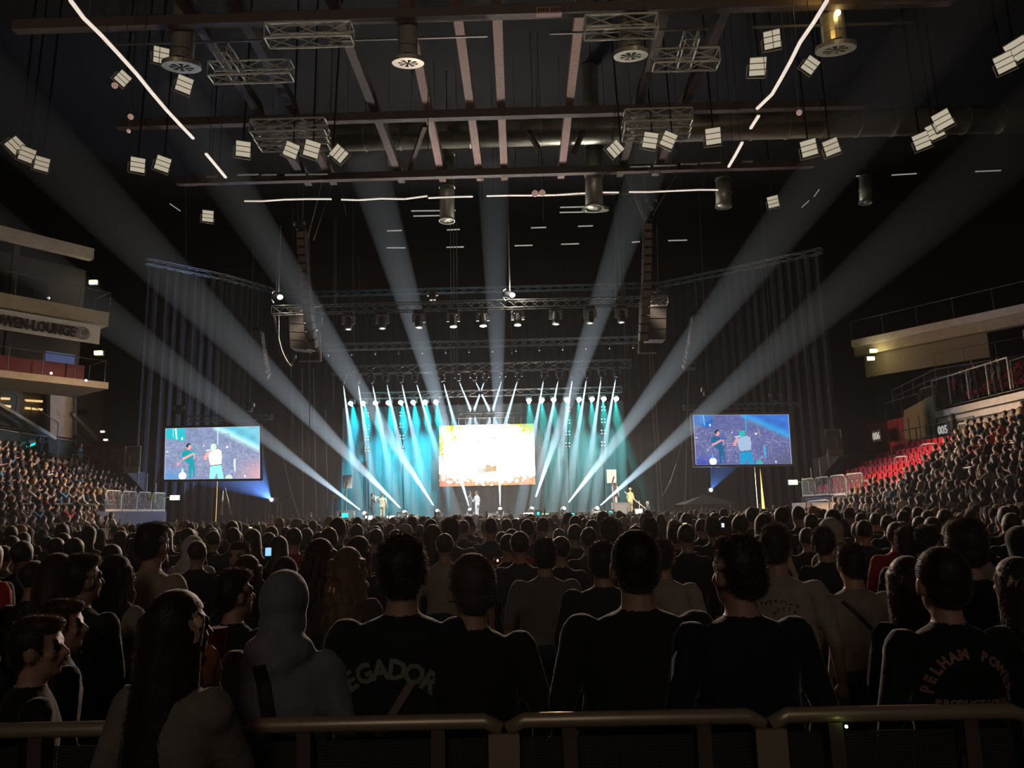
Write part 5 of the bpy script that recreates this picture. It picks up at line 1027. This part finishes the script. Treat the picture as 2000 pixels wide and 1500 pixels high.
o = put('buzzed', 1838, 1088, 3.15, (.004,.004,.005), HB, 0, 'person in black with reddish arched back print at the barrier, lower right', hairstyle='buzz')
back_text(o, 'PELHAM POWER', 1.235, .05, LETR, arc=(.145,-82,82), bold=.003); back_text(o, 'PRODUCTIONS', 1.2, .036, LETR, bold=.002)
o = put('longd', 1772, 1098, 3.7, (.006,.006,.007), HB, 6, 'long dark haired person in black right of the strapped white T-shirt', girl=True, hairstyle='long', hl=.34, head=1.1)
o = put('heavy', 1884, 1030, 4.2, (.006,.006,.008), HD, -6, 'large man with a flat broad haircut in black, right of the cap wearer', hairstyle='short')
o = put('longd', 1985, 1100, 3.6, (.008,.008,.01), HB, 18, 'shadowy long haired person at the right edge of the crowd', hairstyle='long')
o = put('profile', 70, 1222, 3.1, (.006,.005,.006), HB, -46, 'person with dark glasses seen in profile low at the left edge', hairstyle='short', head=1.14, turn=math.radians(-28), w=1.05)
o = put('profile', 118, 1186, 3.7, (.008,.006,.006), HB, -40, 'dark haired person in reddish profile behind the one with glasses at the left', hairstyle='short')
# ---- second and third rows
o = put('tee', 1661, 1071, 4.9, (.23,.19,.16), HB, 4, 'man in a white T-shirt with a thin dark strap across his back', hairstyle='short', hl=.3, head=1.1, w=1.18, belly=1.1, sleeve=2); strap(o, ((-.13,1.43),(.2,1.05)), .022, STRAPM)
o = put('tee', 1512, 1036, 4.7, (.34,.28,.22), HD, -30, 'man in a cream T-shirt with worn dark print, leaning right', hairstyle='short'); smudge(o, 1.36, .02, 9, STRAPM); smudge(o, 1.32, .06, 5, STRAPM)
o = put('tee', 298, 1032, 5.2, (.34,.27,.19), HB, -18, 'man in a cream T-shirt on the left, head turned to the right', hairstyle='short')
o = put('cardigan', 226, 1092, 4.7, (.26,.22,.18), HB, -8, 'long haired woman in a pale cardigan, hand on her hip, at the left', girl=True, hairstyle='wavy', hl=.3, arms=('down','hips'), head=1.08)
o = put('longd', 112, 1090, 4.6, (.01,.01,.012), HD, -10, 'dark haired woman left of the pale cardigan, light on her parting', hairstyle='long')
o = put('profile', 160, 1096, 4.3, (.012,.012,.013), HB, -6, 'person in a black shirt with faint arched back lettering at the left', hairstyle='short'); smudge(o, 1.3, .0, 10, LETG)
o = put('bearded', 470, 1064, 6.6, (.012,.012,.014), HD, 172, 'bearded man turned round to face the camera, left of the lit phone', hairstyle='short', head=1.06, beard=True, hl=.3)
o = put('profile', 457, 1125, 4.1, (.008,.008,.009), HB, -14, 'dark haired person in black with an orange-lit ear, left of the grey hoodie', hairstyle='short')
o = put('longd', 483, 1092, 5.2, (.02,.02,.02), HD, 8, 'dark haired woman between the orange-lit ear and the grey hoodie', hairstyle='long')
o = put('buzzed', 556, 1098, 5.6, (.01,.01,.01), HB, 0, 'person with a dark round head right behind the grey hoodie', hairstyle='buzz')
o = put('bustier', 625, 1060, 4.9, (.01,.01,.01), (.03,.014,.01), 8, 'woman with long wavy dark hair, bare shoulders and a black strapless top', girl=True, hairstyle='wavy', hl=.36, head=1.08, bare=True, sleeve=0, arms=('down','down'), lower=0)
MBs = MB(); MBs.sph((0,-.02,.9), (.19,.15,.17), 20, 12); me = bpy.data.meshes.new('beige_skirt'); me.from_pydata(MBs.v, [], MBs.f); me.materials.append(mat('beige_cloth', (.36,.27,.18), .9, bump=.5)); me.polygons.foreach_set('use_smooth', [True]*len(me.polygons)); c = bpy.data.objects.new('beige_skirt', me); COL.objects.link(c); c.parent = o
o = put('blonde', 679, 1077, 4.7, (.05,.04,.035), (.2,.11,.045), -4, 'woman with long curly blonde hair right of the strapless top', girl=True, hairstyle='curly', hl=.44, head=1.08)
o = put('longd', 700, 1054, 6.2, (.02,.02,.02), HD, -12, 'woman with shoulder length dark hair behind the blonde curls', hairstyle='long')
o = put('tee', 1063, 1059, 5.8, (.14,.12,.09), HB, 3, 'short haired man in a greyish tee just right of centre', hairstyle='short')
o = put('heavy', 1176, 1070, 5.2, (.03,.027,.026), HB, 0, 'dark haired person with light edged jacket shoulders left of the tall broad man', hairstyle='short')
o = put('tee', 1292, 1062, 5.6, (.26,.23,.2), HB, -24, 'person with a pale shirt sleeve right behind the tall broad man', hairstyle='short')
o = put('capman', 1808, 1034, 6.0, (.012,.012,.014), HB, -62, 'man in a dark cap seen in profile facing right', head=1.08, cap=True, w=1.05, hairstyle='short')
o = put('profile', 1772, 1038, 6.2, (.01,.01,.01), HB, -8, 'dark haired person left of the man in the cap', hairstyle='short')
o = put('paleh', 1621, 1022, 7.4, (.38,.33,.26), HB, 20, 'person with a pale hood up behind the strapped white T-shirt', hood=True, head=1.1)
o = put('profile', 1608, 1038, 6.5, (.02,.02,.024), HB, 6, 'dark haired person in front of the pale hood', hairstyle='short')
o = put('tee', 1392, 1016, 9.0, (.012,.012,.014), HB, 4, 'dark round head right of the lit phone near the right centre', hairstyle='short')
o = put('heavy', 880, 1020, 8.8, (.02,.018,.018), HD, 0, 'tall dark head in the middle rows just left of centre', hairstyle='short')
o = put('tee', 1320, 1027, 8.5, (.03,.025,.022), HD, -25, 'brown haired man beside the raised phone right of centre', hairstyle='short')
o = put('tee', 1268, 1018, 8.6, (.015,.015,.015), HB, 5, 'dark head left of the brown haired man right of centre', hairstyle='short')
o = put('heavy', 1190, 1020, 8.2, (.012,.012,.012), HB, 0, 'wide dark head above the lit phone screen right of centre', hairstyle='short')
o = put('longd', 845, 1030, 8.2, (.05,.045,.04), HD, 0, 'long haired person whose pale hood edge is lit, left of centre', hairstyle='long')
o = put('tee', 1250+0, 1030, 11.5, (.02,.02,.02), HB, 0, 'distant dark head between two lit phones right of centre', hairstyle='short')
# cup of the woman at the barrier
c = PY(421,1258,2.9); t = thing('drinking_cup', 'reddish drinking cup raised by the woman with very long hair', 'cup', c); MB().cyl(c-Vector((0,0,.05)), c+Vector((0,0,.06)), .032, .042, 18).build('cup_body', mat('red_cup', (.2,.03,.025), .4), t)
# ---- performers and crew
perf = [('p_tee',727,959,47.6,(.02,.03,.04),HB,-60,'performer in a black T-shirt and jeans holding a microphone up','man',dict(arms=('mic','mic'), sleeve=2, head=1.05, hairstyle='short')),
        ('p_beige',747,961,47.4,(.45,.36,.24),(.2,.12,.05),-15,'performer in a beige T-shirt and pale trousers beside the one in black','man',dict(arms=('mic','down'), sleeve=2, w=1.15, head=1.05, hairstyle='short', lower=0)),
        ('p_mid',917,962,48.6,(.06,.06,.07),HB,-70,'dark figure on the left of the two people under the stage screen','x',dict(arms=('clap','clap'), sleeve=2, hairstyle='short')),
        ('p_mid2',931,956,48.4,(.4,.4,.42),HD,60,'pale clothed figure on the right of the two people under the stage screen','x',dict(arms=('clap','down'), sleeve=1, hairstyle='short', lower=0)),
        ('p_white',1200,947,48.4,(.5,.42,.38),HB,-50,'performer in a white long robe behind the pole monitor on the right','x',dict(arms=('mic','down'), sleeve=1, hairstyle='short', w=1.1, lower=0)),
        ('p_cap',1231,966,47.9,(.5,.42,.16),HB,-55,'man with a cap in a yellowish jacket on the right stairs','x',dict(arms=('down','lap'), sleeve=1, cap=True, lower=0)),
        ('p_tech',607,993,46.4,(.02,.02,.022),(.2,.14,.1),-30,'bald technician in black left of the stage edge','x',dict(arms=('lap','lap'), sleeve=2))]
for k_, px, top, Y, col, hc, yaw, l, _, kw in perf:
    z0 = SZ if Y > 46.5 else .35
    o = put(k_, px, top, Y, col, hc, yaw, l, z0=z0+(.0 if k_ != 'p_white' else .45), vox=.02, hgt=1.8, **kw); o.scale = (1,1,1)
o = put('p_sit', 1263, 977, 47.0, (.04,.04,.045), (.7,.65,.6), 50, 'person in a dark jacket and white cap seated at the right of the stage', seated=True, arms=('lap','lap'), cap=False, hairstyle='short', vox=.02, z0=.95, hgt=1.75)
for (x_, y_, z_, l) in ((727,974,48.2,'first'),):
    pass
for px, py, l in ((733,973,'microphone held up by the performer in black'),(1204,957,'microphone held by the performer in white')):
    c = PY(px, py, 47.3); t = thing('microphone', l, 'microphone', c); MB().cyl(c, c+Vector((.2,-.05,.08)), .02, .025, 8).build('handle', CYANL if px < 800 else DALU, t); MB().sph(c+Vector((-.02,0,-.01)), .035, 8, 6).build('mesh_ball', GREY, t)
# ---- light-weight people: variants shared by the mid crowd, the stands and the far crowd
LOW = {}
def low(key, tris, **k):
    B = human(detail=1, **k); me = B.mesh('crowd_'+key, BODYM[:5], .028, 2, tris=tris); LOW[key] = me; return me
st_keys = []
for i, (a_, h_, s_, g_) in enumerate([(('down','down'),'far',1,False),(('down','down'),'farlong',1,True),(('down','down'),'far',2,False),(('phone','phone'),'far',1,False),(('up','down'),'far',2,False),(('down','down'),'far',1,False)]):
    k = 'stand%d' % i; low(k, 2600, arms=a_, hair=h_, sleeve=s_, girl=g_, w=(1.0,1.0,1.08,1.05,1.0,1.2)[i], hood=(False,False,False,False,False,True)[i], head=1.06); st_keys.append(k)
se_keys = []
for i, (a_, h_, s_, g_) in enumerate([(('lap','lap'),'far',1,False),(('clap','clap'),'farlong',2,True),(('phone','phone'),'far',1,False),(('fold','fold'),'far',2,False),(('lap','clap'),'farlong',1,True)]):
    k = 'seat%d' % i; low(k, 1500, arms=a_, hair=h_, sleeve=s_, girl=g_, seated=True, w=1.05, head=1.05); se_keys.append(k)
cols = [(BLACK,'black'),(CHAR,'charcoal'),(BLACK,'black'),(BLACK,'black'),(NAVY,'navy'),(GREYC,'grey'),(WHITE,'white'),(BEIGE,'beige'),(REDC,'red'),(CHAR,'charcoal'),(BLUE,'blue')]
wts = [24,14,14,10,7,7,8,6,2,8,2]
desc = {'stand0':'short-haired','stand1':'long-haired','stand2':'short-sleeved','stand3':'phone-raising','stand4':'arm-raising','stand5':'hooded','seat0':'short-haired','seat1':'clapping','seat2':'phone-holding','seat3':'arms-folded','seat4':'long-haired'}
def pix(p):
    d = ROT.transposed() @ (Vector(p)-EYE); return (1000-d.x/d.z*F, 750+d.y/d.z*F) if d.z < -.1 else (-9e9, 0)
def zone(px):
    for lim, n in ((300,'before the left stand'),(430,'toward the golden gap on the left'),(560,'below the left projection screen'),(700,'before the left end of the stage'),(840,'below the teal lit stage half'),(960,'below the left half of the white screen'),(1060,'below the right half of the white screen'),(1200,'before the right stage half'),(1330,'before the stage stairs'),(1480,'before the pop-up tent'),(1620,'before the right gates'),(1800,'before the red seats')):
        if px < lim: return n
    return 'before the packed right stand'
floor_p = []; Y = 4.0
while Y < 44.6:
    step = .62 if Y < 12 else .72; lim0, lim1 = (AX-15.6, AX+15.6) if Y < 35.5 else (AX-17.5, AX+17.5)
    x = max(lim0, -.74*Y-.6); hi = min(lim1, .72*Y+.6)
    while x < hi:
        X = x+R.uniform(-.15,.15); YY = Y+R.uniform(-.22,.22)
        if R.random() < .9 and not (YY < 7.2 and any(YY < fy+.2 and abs(X/YY-fx) < .26/YY+.1/fy for fx, fy in FRONT)) and all((X-ox)**2+(YY-oy)**2 > .42**2*1.2 for ox, oy, _ in OCC) and not (33.0 < YY < 46 and abs(X) < 0):
            floor_p.append((X, YY, R.choices(cols, wts)[0], st_keys[R.choices(range(6), [30,20,22,5,3 if Y > 13 else 0,3])[0]], R.gauss(1.0,.04), R.uniform(-22,22)))
        x += step*(1 if Y < 20 else 1.1)
    Y += .74 if Y < 16 else .9
def hscale(s, YY): return max(.9, min(1.07, s))*(.985 if YY < 8 else 1.0 if YY < 18 else .965 if YY < 26 else .93)
floor_p.sort(key=lambda t: t[1]); ind = []; rest = []
for t in floor_p:
    px, py = pix((t[0], t[1], 1.7)); (ind if (len(ind) < 135 and -20 < px < 2020) else rest).append(t)
for X, YY, (c, cn), k, s, yaw in ind:
    o = bpy.data.objects.new('person', LOW[k]); COL.objects.link(o); o.location = (X, YY, 0); sc_ = hscale(s, YY); o.scale = (1.02,1.02,sc_); o.rotation_euler = (0,0,math.radians(yaw)); o.color = (*c, 1)
    px, _ = pix((X, YY, 1.7)); band = 'near' if YY < 7 else 'middle' if YY < 9.5 else 'farther'
    tag(o, '%s concertgoer in %s, %s rows %s' % (desc[k], cn, band, zone(px)), 'person', 'standing crowd, %s rows %s' % (band, zone(px)))
stand_p = []
for s, nm in ((-1,'left'), (1,'right')):
    for k in range(-3, 7):
        y = 18.0; ymax = {-1: (35 if k < 0 else 43.4)}.get(s, 35 if k < 0 else [33.2,33.2,33.7,34.6,35.2,35.6,33.0][k] if k < 7 else 36)
        while y < ymax:
            if R.random() < .93:
                x = row_x(s,k)+s*.42; p = Vector((x, y+R.uniform(-.08,.08), row_z(k))); d = Vector((AX-p.x, 50-p.y)); yaw = math.atan2(-d.x, d.y)*(.8)+s*0+R.uniform(-.25,.25)
                if s < 0 and k > 4 and y > 40: pass
                else: stand_p.append((p, nm, k, R.choices(cols, [14,10,10,8,7,8,16,12,4,8,3])[0], se_keys[R.choices(range(5), [30,18,12,12,18])[0]], yaw, R.gauss(1,.04)))
            y += .56
# a few people standing on the balconies
bal = []
for i, (y, c) in enumerate([(39.6,REDC),(38.9,BLACK),(38.2,BLACK),(37.7,BLACK),(36.3,BLACK),(35.8,CHAR),(33.0,BLACK),(32.4,CHAR),(31.4,WHITE),(30.6,BLACK),(29.8,CHAR)]): bal.append((Vector((XR+.2, y, 6.98)), c, 1))
for i, (y, c) in enumerate([(44.9,BLUE),(41.6,BLACK),(40.9,BLACK)]): bal.append((Vector((XL+.9, y, 4.8)), c, -1))
bal.append((Vector((AX-24.3, 48.2, 4.8)), BLUE, -2))
bl = ['person in red leaning on the right balcony rail','person in black holding a phone at the balcony rail','person in dark clothes and jeans, third at the right balcony rail','person bent over the right balcony rail in black','person in jeans turned away on the right balcony','person in charcoal at the end of the pale balcony rail','person in black on the balcony beyond the pale rail','person in charcoal among those beyond the pale rail','person in a white top on the balcony at the right edge','person in black beside the white top on the balcony','person in charcoal at the right edge of the balcony','steward in a light blue T-shirt by the glass balustrade','person in black at the left red wall end','second person in black near the glass balustrade','steward in a blue shirt leaning on the rail before the left red wall']
for i, (p, c, s) in enumerate(bal):
    me = LOW[st_keys[[0,3,2,4,2,0,1,0,2,1,0,2,0,1,2][i]]]; o = bpy.data.objects.new('person', me); COL.objects.link(o); o.location = p; d = Vector((AX-p.x, 50-p.y)); o.rotation_euler = (0,0,math.atan2(-d.x, d.y)); o.color = (*c, 1); tag(o, bl[i], 'person')
# standing black silhouette before the cream wall
p = PX(1855, 885, AX+23.6); o = bpy.data.objects.new('person', LOW['stand5']); COL.objects.link(o); o.location = (p.x, p.y-.6, row_z(5)); o.rotation_euler = (0,0,.9); o.color = (.004,.004,.004,1); tag(o, 'hooded black silhouette standing at the top of the right stand', 'person')
def dist_key(t): return (t[0]-EYE).length
vis = sorted([t for t in stand_p if -10 < pix(t[0]+Vector((0,0,1)))[0] < 2010], key=dist_key); hid = [t for t in stand_p if not -10 < pix(t[0]+Vector((0,0,1)))[0] < 2010]
vis_set = vis[:100]; farp = vis[100:]
rn = {-3:'lowest row',-2:'second lowest row',-1:'third lowest row',0:'first fixed row',1:'second fixed row',2:'third fixed row',3:'fourth fixed row',4:'fifth fixed row',5:'sixth fixed row',6:'top row'}
for p, nm, k, (c, cn), key, yaw, s in vis_set:
    o = bpy.data.objects.new('person', LOW[key]); COL.objects.link(o); o.location = p; o.scale = (1,1,s); o.rotation_euler = (0,0,yaw); o.color = (*c, 1)
    tag(o, '%s spectator in %s, %s, %s stand' % (desc[key], cn, rn[k], nm), 'person', 'seated crowd, %s of %s stand' % (rn[k], nm))
# ---- the rest of the crowd as one mesh
def arrays(me, tris_low=None):
    n = len(me.vertices); V = np.zeros(n*3); me.vertices.foreach_get('co', V); V = V.reshape(-1,3)
    me.calc_loop_triangles(); T = np.zeros(len(me.loop_triangles)*3, np.int32); me.loop_triangles.foreach_get('vertices', T); Mi = np.zeros(len(me.loop_triangles), np.int32); me.loop_triangles.foreach_get('material_index', Mi)
    return V, T.reshape(-1,3), Mi
FARK = {}
for i in range(4):
    B = human(detail=1, arms=[('down','down'),('down','down'),('phone','phone'),('up','down')][i], hair=['far','farlong','far','far'][i], sleeve=1+i%2, head=1.08); me = B.mesh('far_head', BODYM[:5], .034, 1, tris=700)
    bm = bmesh.new(); bm.from_mesh(me); bmesh.ops.delete(bm, geom=[v for v in bm.verts if v.co.z < 1.1], context='VERTS'); bm.to_mesh(me); bm.free(); FARK['stand%d' % i] = arrays(me)
FARK['stand4'] = FARK['stand3']; FARK['stand3'] = FARK['stand2']; FARK['stand2'] = FARK['stand0']; FARK['stand5'] = FARK['stand0']
for k in se_keys:
    me = LOW[k]; o = bpy.data.objects.new('tmp', me); COL.objects.link(o); dc = o.modifiers.new('d','DECIMATE'); dc.ratio = .42; dg = bpy.context.evaluated_depsgraph_get(); m2 = bpy.data.meshes.new_from_object(o.evaluated_get(dg)); bpy.data.objects.remove(o); FARK[k] = arrays(m2)
VV, TT, CC, off = [], [], [], 0
def addp(key, loc, yaw, sz, col):
    global off
    V, T, Mi = FARK[key]; ca, sa = math.cos(yaw), math.sin(yaw); P = np.stack([V[:,0]*ca-V[:,1]*sa+loc[0], V[:,0]*sa+V[:,1]*ca+loc[1], V[:,2]*sz+loc[2]], 1)
    hb = R.choice([HB,HB,HD,HBL,HD]); tab = np.array([col, (.42,.24,.16), (.025,.027,.035), (.03,.03,.03), hb]); VV.append(P); TT.append(T+off); CC.append(tab[Mi]); off += len(P)
for X, YY, (c, cn), k, s, yaw in rest: addp(k, (X, YY, 0), math.radians(yaw), hscale(s, YY), c)
for p, nm, k, (c, cn), key, yaw, s in farp: addp(key, p, yaw, s, c)
VV, TT, CC = np.concatenate(VV), np.concatenate(TT), np.concatenate(CC)
me = bpy.data.meshes.new('crowd'); me.vertices.add(len(VV)); me.vertices.foreach_set('co', VV.ravel()); me.loops.add(len(TT)*3); me.loops.foreach_set('vertex_index', TT.ravel().astype(np.int32)); me.polygons.add(len(TT)); me.polygons.foreach_set('loop_start', np.arange(0, len(TT)*3, 3, dtype=np.int32))
me.update(calc_edges=True); at = me.attributes.new('Col', 'FLOAT_COLOR', 'FACE'); at.data.foreach_set('color', np.concatenate([CC, np.ones((len(CC),1))], 1).astype(np.float32).ravel()); me.polygons.foreach_set('use_smooth', [True]*len(TT))
me.materials.append(mat('crowd_cloth', rough=.85, attr='Col', noise=.15, nscale=4, sheen=.12)); o = bpy.data.objects.new('crowd', me); COL.objects.link(o); tag(o, 'dense far crowd filling the floor before the stage and the side stands', kind='stuff')
print('CROWD', len(ind), len(rest), len(vis_set), len(farp), 'tris', len(TT))
# ---- phones
PHS = mat('phone_screen_blue', (0,0,0), .3, emit=(.3,.6,1), es=1.2, noise=0); PHW = mat('phone_screen_warm', (0,0,0), .3, emit=(1,.75,.5), es=1.5, noise=0); PHC = mat('phone_screen_pale', (0,0,0), .3, emit=(.75,.8,1), es=1.3, noise=0)
for px, py, Y, wp, hp, rt, m_, l in ((524,1082,5.7,13,26,0,PHS,'phone with a bluish screen held up left of centre'),(665,1047,9,9,16,.1,PHW,'phone with a warm screen held up below the teal light'),(1223,1046,9,14,15,-.5,PHC,'tilted phone with a pale screen right of centre'),(1338,1030,8,9,18,.05,PHW,'phone with a golden screen beside the brown haired man'),(1411,1028,9,8,13,0,PHC,'small pale phone screen below the right projection screen'),
        (1106,1024,13,8,15,0,PHC,'phone with a pale screen held up before the right stage half'),(490,1036,14,9,14,0,PHW,'phone with a warm bright screen below the left projection screen'),(1149,1014,18,6,8,0,PHW,'small bright phone right of the stage centre'),(963,1024,16,4,5,0,PHC,'tiny white phone light below the stage screen'),(972,1096,6.5,4,7,0,PHW,'tiny reddish phone light at the centre of the crowd'),(1415,1012,20,8,6,0,PHW,'tiny reddish phone light below the tent'),(545,1020,20,7,4,0,PHC,'tiny white phone light left of the stage'),(1830,1017,14,10,5,.2,PHS,'small bluish phone low in the right stand'),(1885,1008,14,7,3,0,PHC,'thin white phone edge low in the right stand'),(176,1046,14,6,8,0,PHW,'bright phone light at the foot of the left stand'),(1022,1010,30,5,4,0,PHC,'tiny phone light close to the stage centre'),(700,1012,32,5,4,0,PHC,'tiny phone light close to the stage left')):
    c = PY(px, py, Y); t = thing('phone', l, 'phone', c, 'lit phones in the crowd'); k = Y/F; a_, b_ = wp*k/2, hp*k/2; u = Vector((math.cos(rt),0,math.sin(rt))); v = Vector((-math.sin(rt),0,math.cos(rt)))
    MB().slab([c-u*a_-v*b_, c+u*a_-v*b_, c+u*a_+v*b_, c-u*a_+v*b_], (0,.01,0)).build('case', BLK, t); a_ *= .86; b_ *= .9
    e = Vector((0,-.003,0)); MB().slab([c-u*a_-v*b_*.3+e, c+u*a_-v*b_*.3+e, c+u*a_+v*b_+e, c-u*a_+v*b_+e], (0,.002,0)).build('display', m_, t)
# ---- the crowd barrier in front of the camera
YB, HBR = 2.85, 1.2
def perf_alpha(nt, b):
    tc = nt.nodes.new('ShaderNodeTexCoord'); mp = nt.nodes.new('ShaderNodeMapping'); mp.inputs['Scale'].default_value = (90,90,90); vo = nt.nodes.new('ShaderNodeTexVoronoi'); vo.inputs['Randomness'].default_value = 0; vo.inputs['Scale'].default_value = 1
    nt.links.new(tc.outputs['Object'], mp.inputs[0]); nt.links.new(mp.outputs[0], vo.inputs['Vector']); mt_ = nt.nodes.new('ShaderNodeMath'); mt_.operation = 'GREATER_THAN'; mt_.inputs[1].default_value = .42; nt.links.new(vo.outputs['Distance'], mt_.inputs[0]); nt.links.new(mt_.outputs[0], b.inputs['Alpha'])
PERF = mat('perforated_steel', (.05,.045,.04), .6, .4, alpha=perf_alpha); BRAIL = mat('barrier_rail', (.5,.39,.26), .4, .5); BST = mat('barrier_steel', (.16,.12,.09), .55, .5)
jx = [PY(-50,1440,YB).x, PY(470,1440,YB).x, PY(985,1440,YB).x, PY(1500,1440,YB).x, PY(2020,1440,YB).x, PY(2540,1440,YB).x]; jx = [jx[0]-1.02]+jx
bn = ['just outside the left edge','behind the beige-topped woman','in front of the heavy man','right of the centre joint','at the right','at the far right']
for i in range(6):
    x0, x1 = jx[i]+.012, jx[i+1]-.012; t = thing('crowd_barrier', 'steel crowd barrier panel with top rail, '+bn[i], 'barrier', (x0, YB, 0), 'crowd barrier panels')
    MB().path([(x0,YB,HBR-.03),(x0+.06,YB,HBR),(x1-.06,YB,HBR),(x1,YB,HBR-.03)], .028, 12).build('top_rail', BRAIL, t, True)
    for f in (.24, .76):
        x = x0+(x1-x0)*f; MB().bar((x, YB, HBR-.02), (x+(.03 if f < .5 else .0), YB+.02, .06), .06, .05).build('upright', BST, t)
        MB().bar((x, YB-.04, HBR*.8), (x, YB-.9, .06), .05).build('brace', BST, t)
    MB().box(((x0+x1)/2, YB+.05, .62), (x1-x0-.03, .003, 1.02)).build('perforated_panel', PERF, t)
    MB().box(((x0+x1)/2, YB-.42, .02), (x1-x0-.02, 1.05, .03)).build('foot_plate', BST, t)
    xj = x1+.012; pl = MB().box((xj, YB-.035, HBR-.1), (.11,.02,.13)).build('joint_plate', BRAIL, t); MB().cyl((xj-.075,YB-.05,HBR-.2), (xj+.075,YB-.05,HBR-.2), .011, n=10).build('bolt_bar', ALU, pl); MB().cyl((xj-.002,YB-.05,HBR-.2), (xj+.004,YB-.05,HBR-.2), .016, n=10).build('bolt_nut', BLK, pl)
    MB().box((xj, YB-.03, HBR-.35), (.16,.03,.2)).build('lower_plate', BST, t)
tag(MB().sph(PY(1653,1419,YB-.06), .006).build('indicator_lamp', EXITL), 'tiny green lamp on the right barrier panel', 'lamp')
# ------------------------------------------------------------------ which lamp is sampled in which haze volume: each beam of
# haze takes its own lamp; every solid surface takes every lamp
hz = bpy.data.objects['haze']
beams = [o for o in bpy.data.objects if o.name.startswith(('light_beam', 'projector_beam'))]
def exclude(o, lst, nm):
    c = bpy.data.collections.new(nm)
    for b in lst: c.objects.link(b)
    for co in c.collection_objects: co.light_linking.link_state = 'EXCLUDE'
    return c
none_c = exclude(None, beams+[hz], 'lamps_without_haze'); broad_c = exclude(None, beams, 'broad_lamps')
def emits(o):
    for m in o.data.materials:
        if m is None or not m.use_nodes: continue
        b = m.node_tree.nodes.get('Principled BSDF')
        if b is None: return any(n.type == 'EMISSION' for n in m.node_tree.nodes)
        if max(b.inputs['Emission Color'].default_value[:3]) > 0 and b.inputs['Emission Strength'].default_value > 0: return True
    return False
own = dict(BEAMLAMPS)
for o in list(COL.objects):
    if o.type == 'LIGHT':
        if o.name in own: o.light_linking.receiver_collection = exclude(None, [b for b in beams if b is not own[o.name]]+[hz], 'own_beam')
        elif o.name.startswith(('house_light',)): o.light_linking.receiver_collection = broad_c
        else: o.light_linking.receiver_collection = none_c
    elif o.type == 'MESH' and emits(o):
        o.light_linking.receiver_collection = broad_c if (o.parent and o.parent.name.startswith('led_wall')) else none_c
# ------------------------------------------------------------------ things of one look are told apart by their order across the hall
ONES = 'first second third fourth fifth sixth seventh eighth ninth tenth eleventh twelfth thirteenth fourteenth fifteenth sixteenth seventeenth eighteenth nineteenth twentieth'.split()
ONES += ['twenty-'+w_ for w_ in ONES[:9]]+['thirtieth']+['thirty-'+w_ for w_ in ONES[:9]]
bpy.context.view_layer.update(); same = {}
for o in COL.objects:
    if o.parent is None and o.get('label') and o.get('category'): same.setdefault(o['label'], []).append(o)
def where_px(o):
    if o.type == 'MESH':
        c = sum((o.matrix_world @ Vector(v) for v in o.bound_box), Vector())/8; return pix(c)[0]
    return pix(o.matrix_world.translation+Vector((0,0,.5)))[0]
for l, os_ in same.items():
    if len(os_) < 2: continue
    os_.sort(key=where_px)
    l0 = l
    for i, o in enumerate(os_):
        end = ', %s from the left' % ONES[i] if i < len(ONES) else ''
        if i == len(os_)-1: end = ', rightmost of them'
        if i == 0: end = ', leftmost of them'
        if end and len((l+end).split()) <= 16: o['label'] = l+end
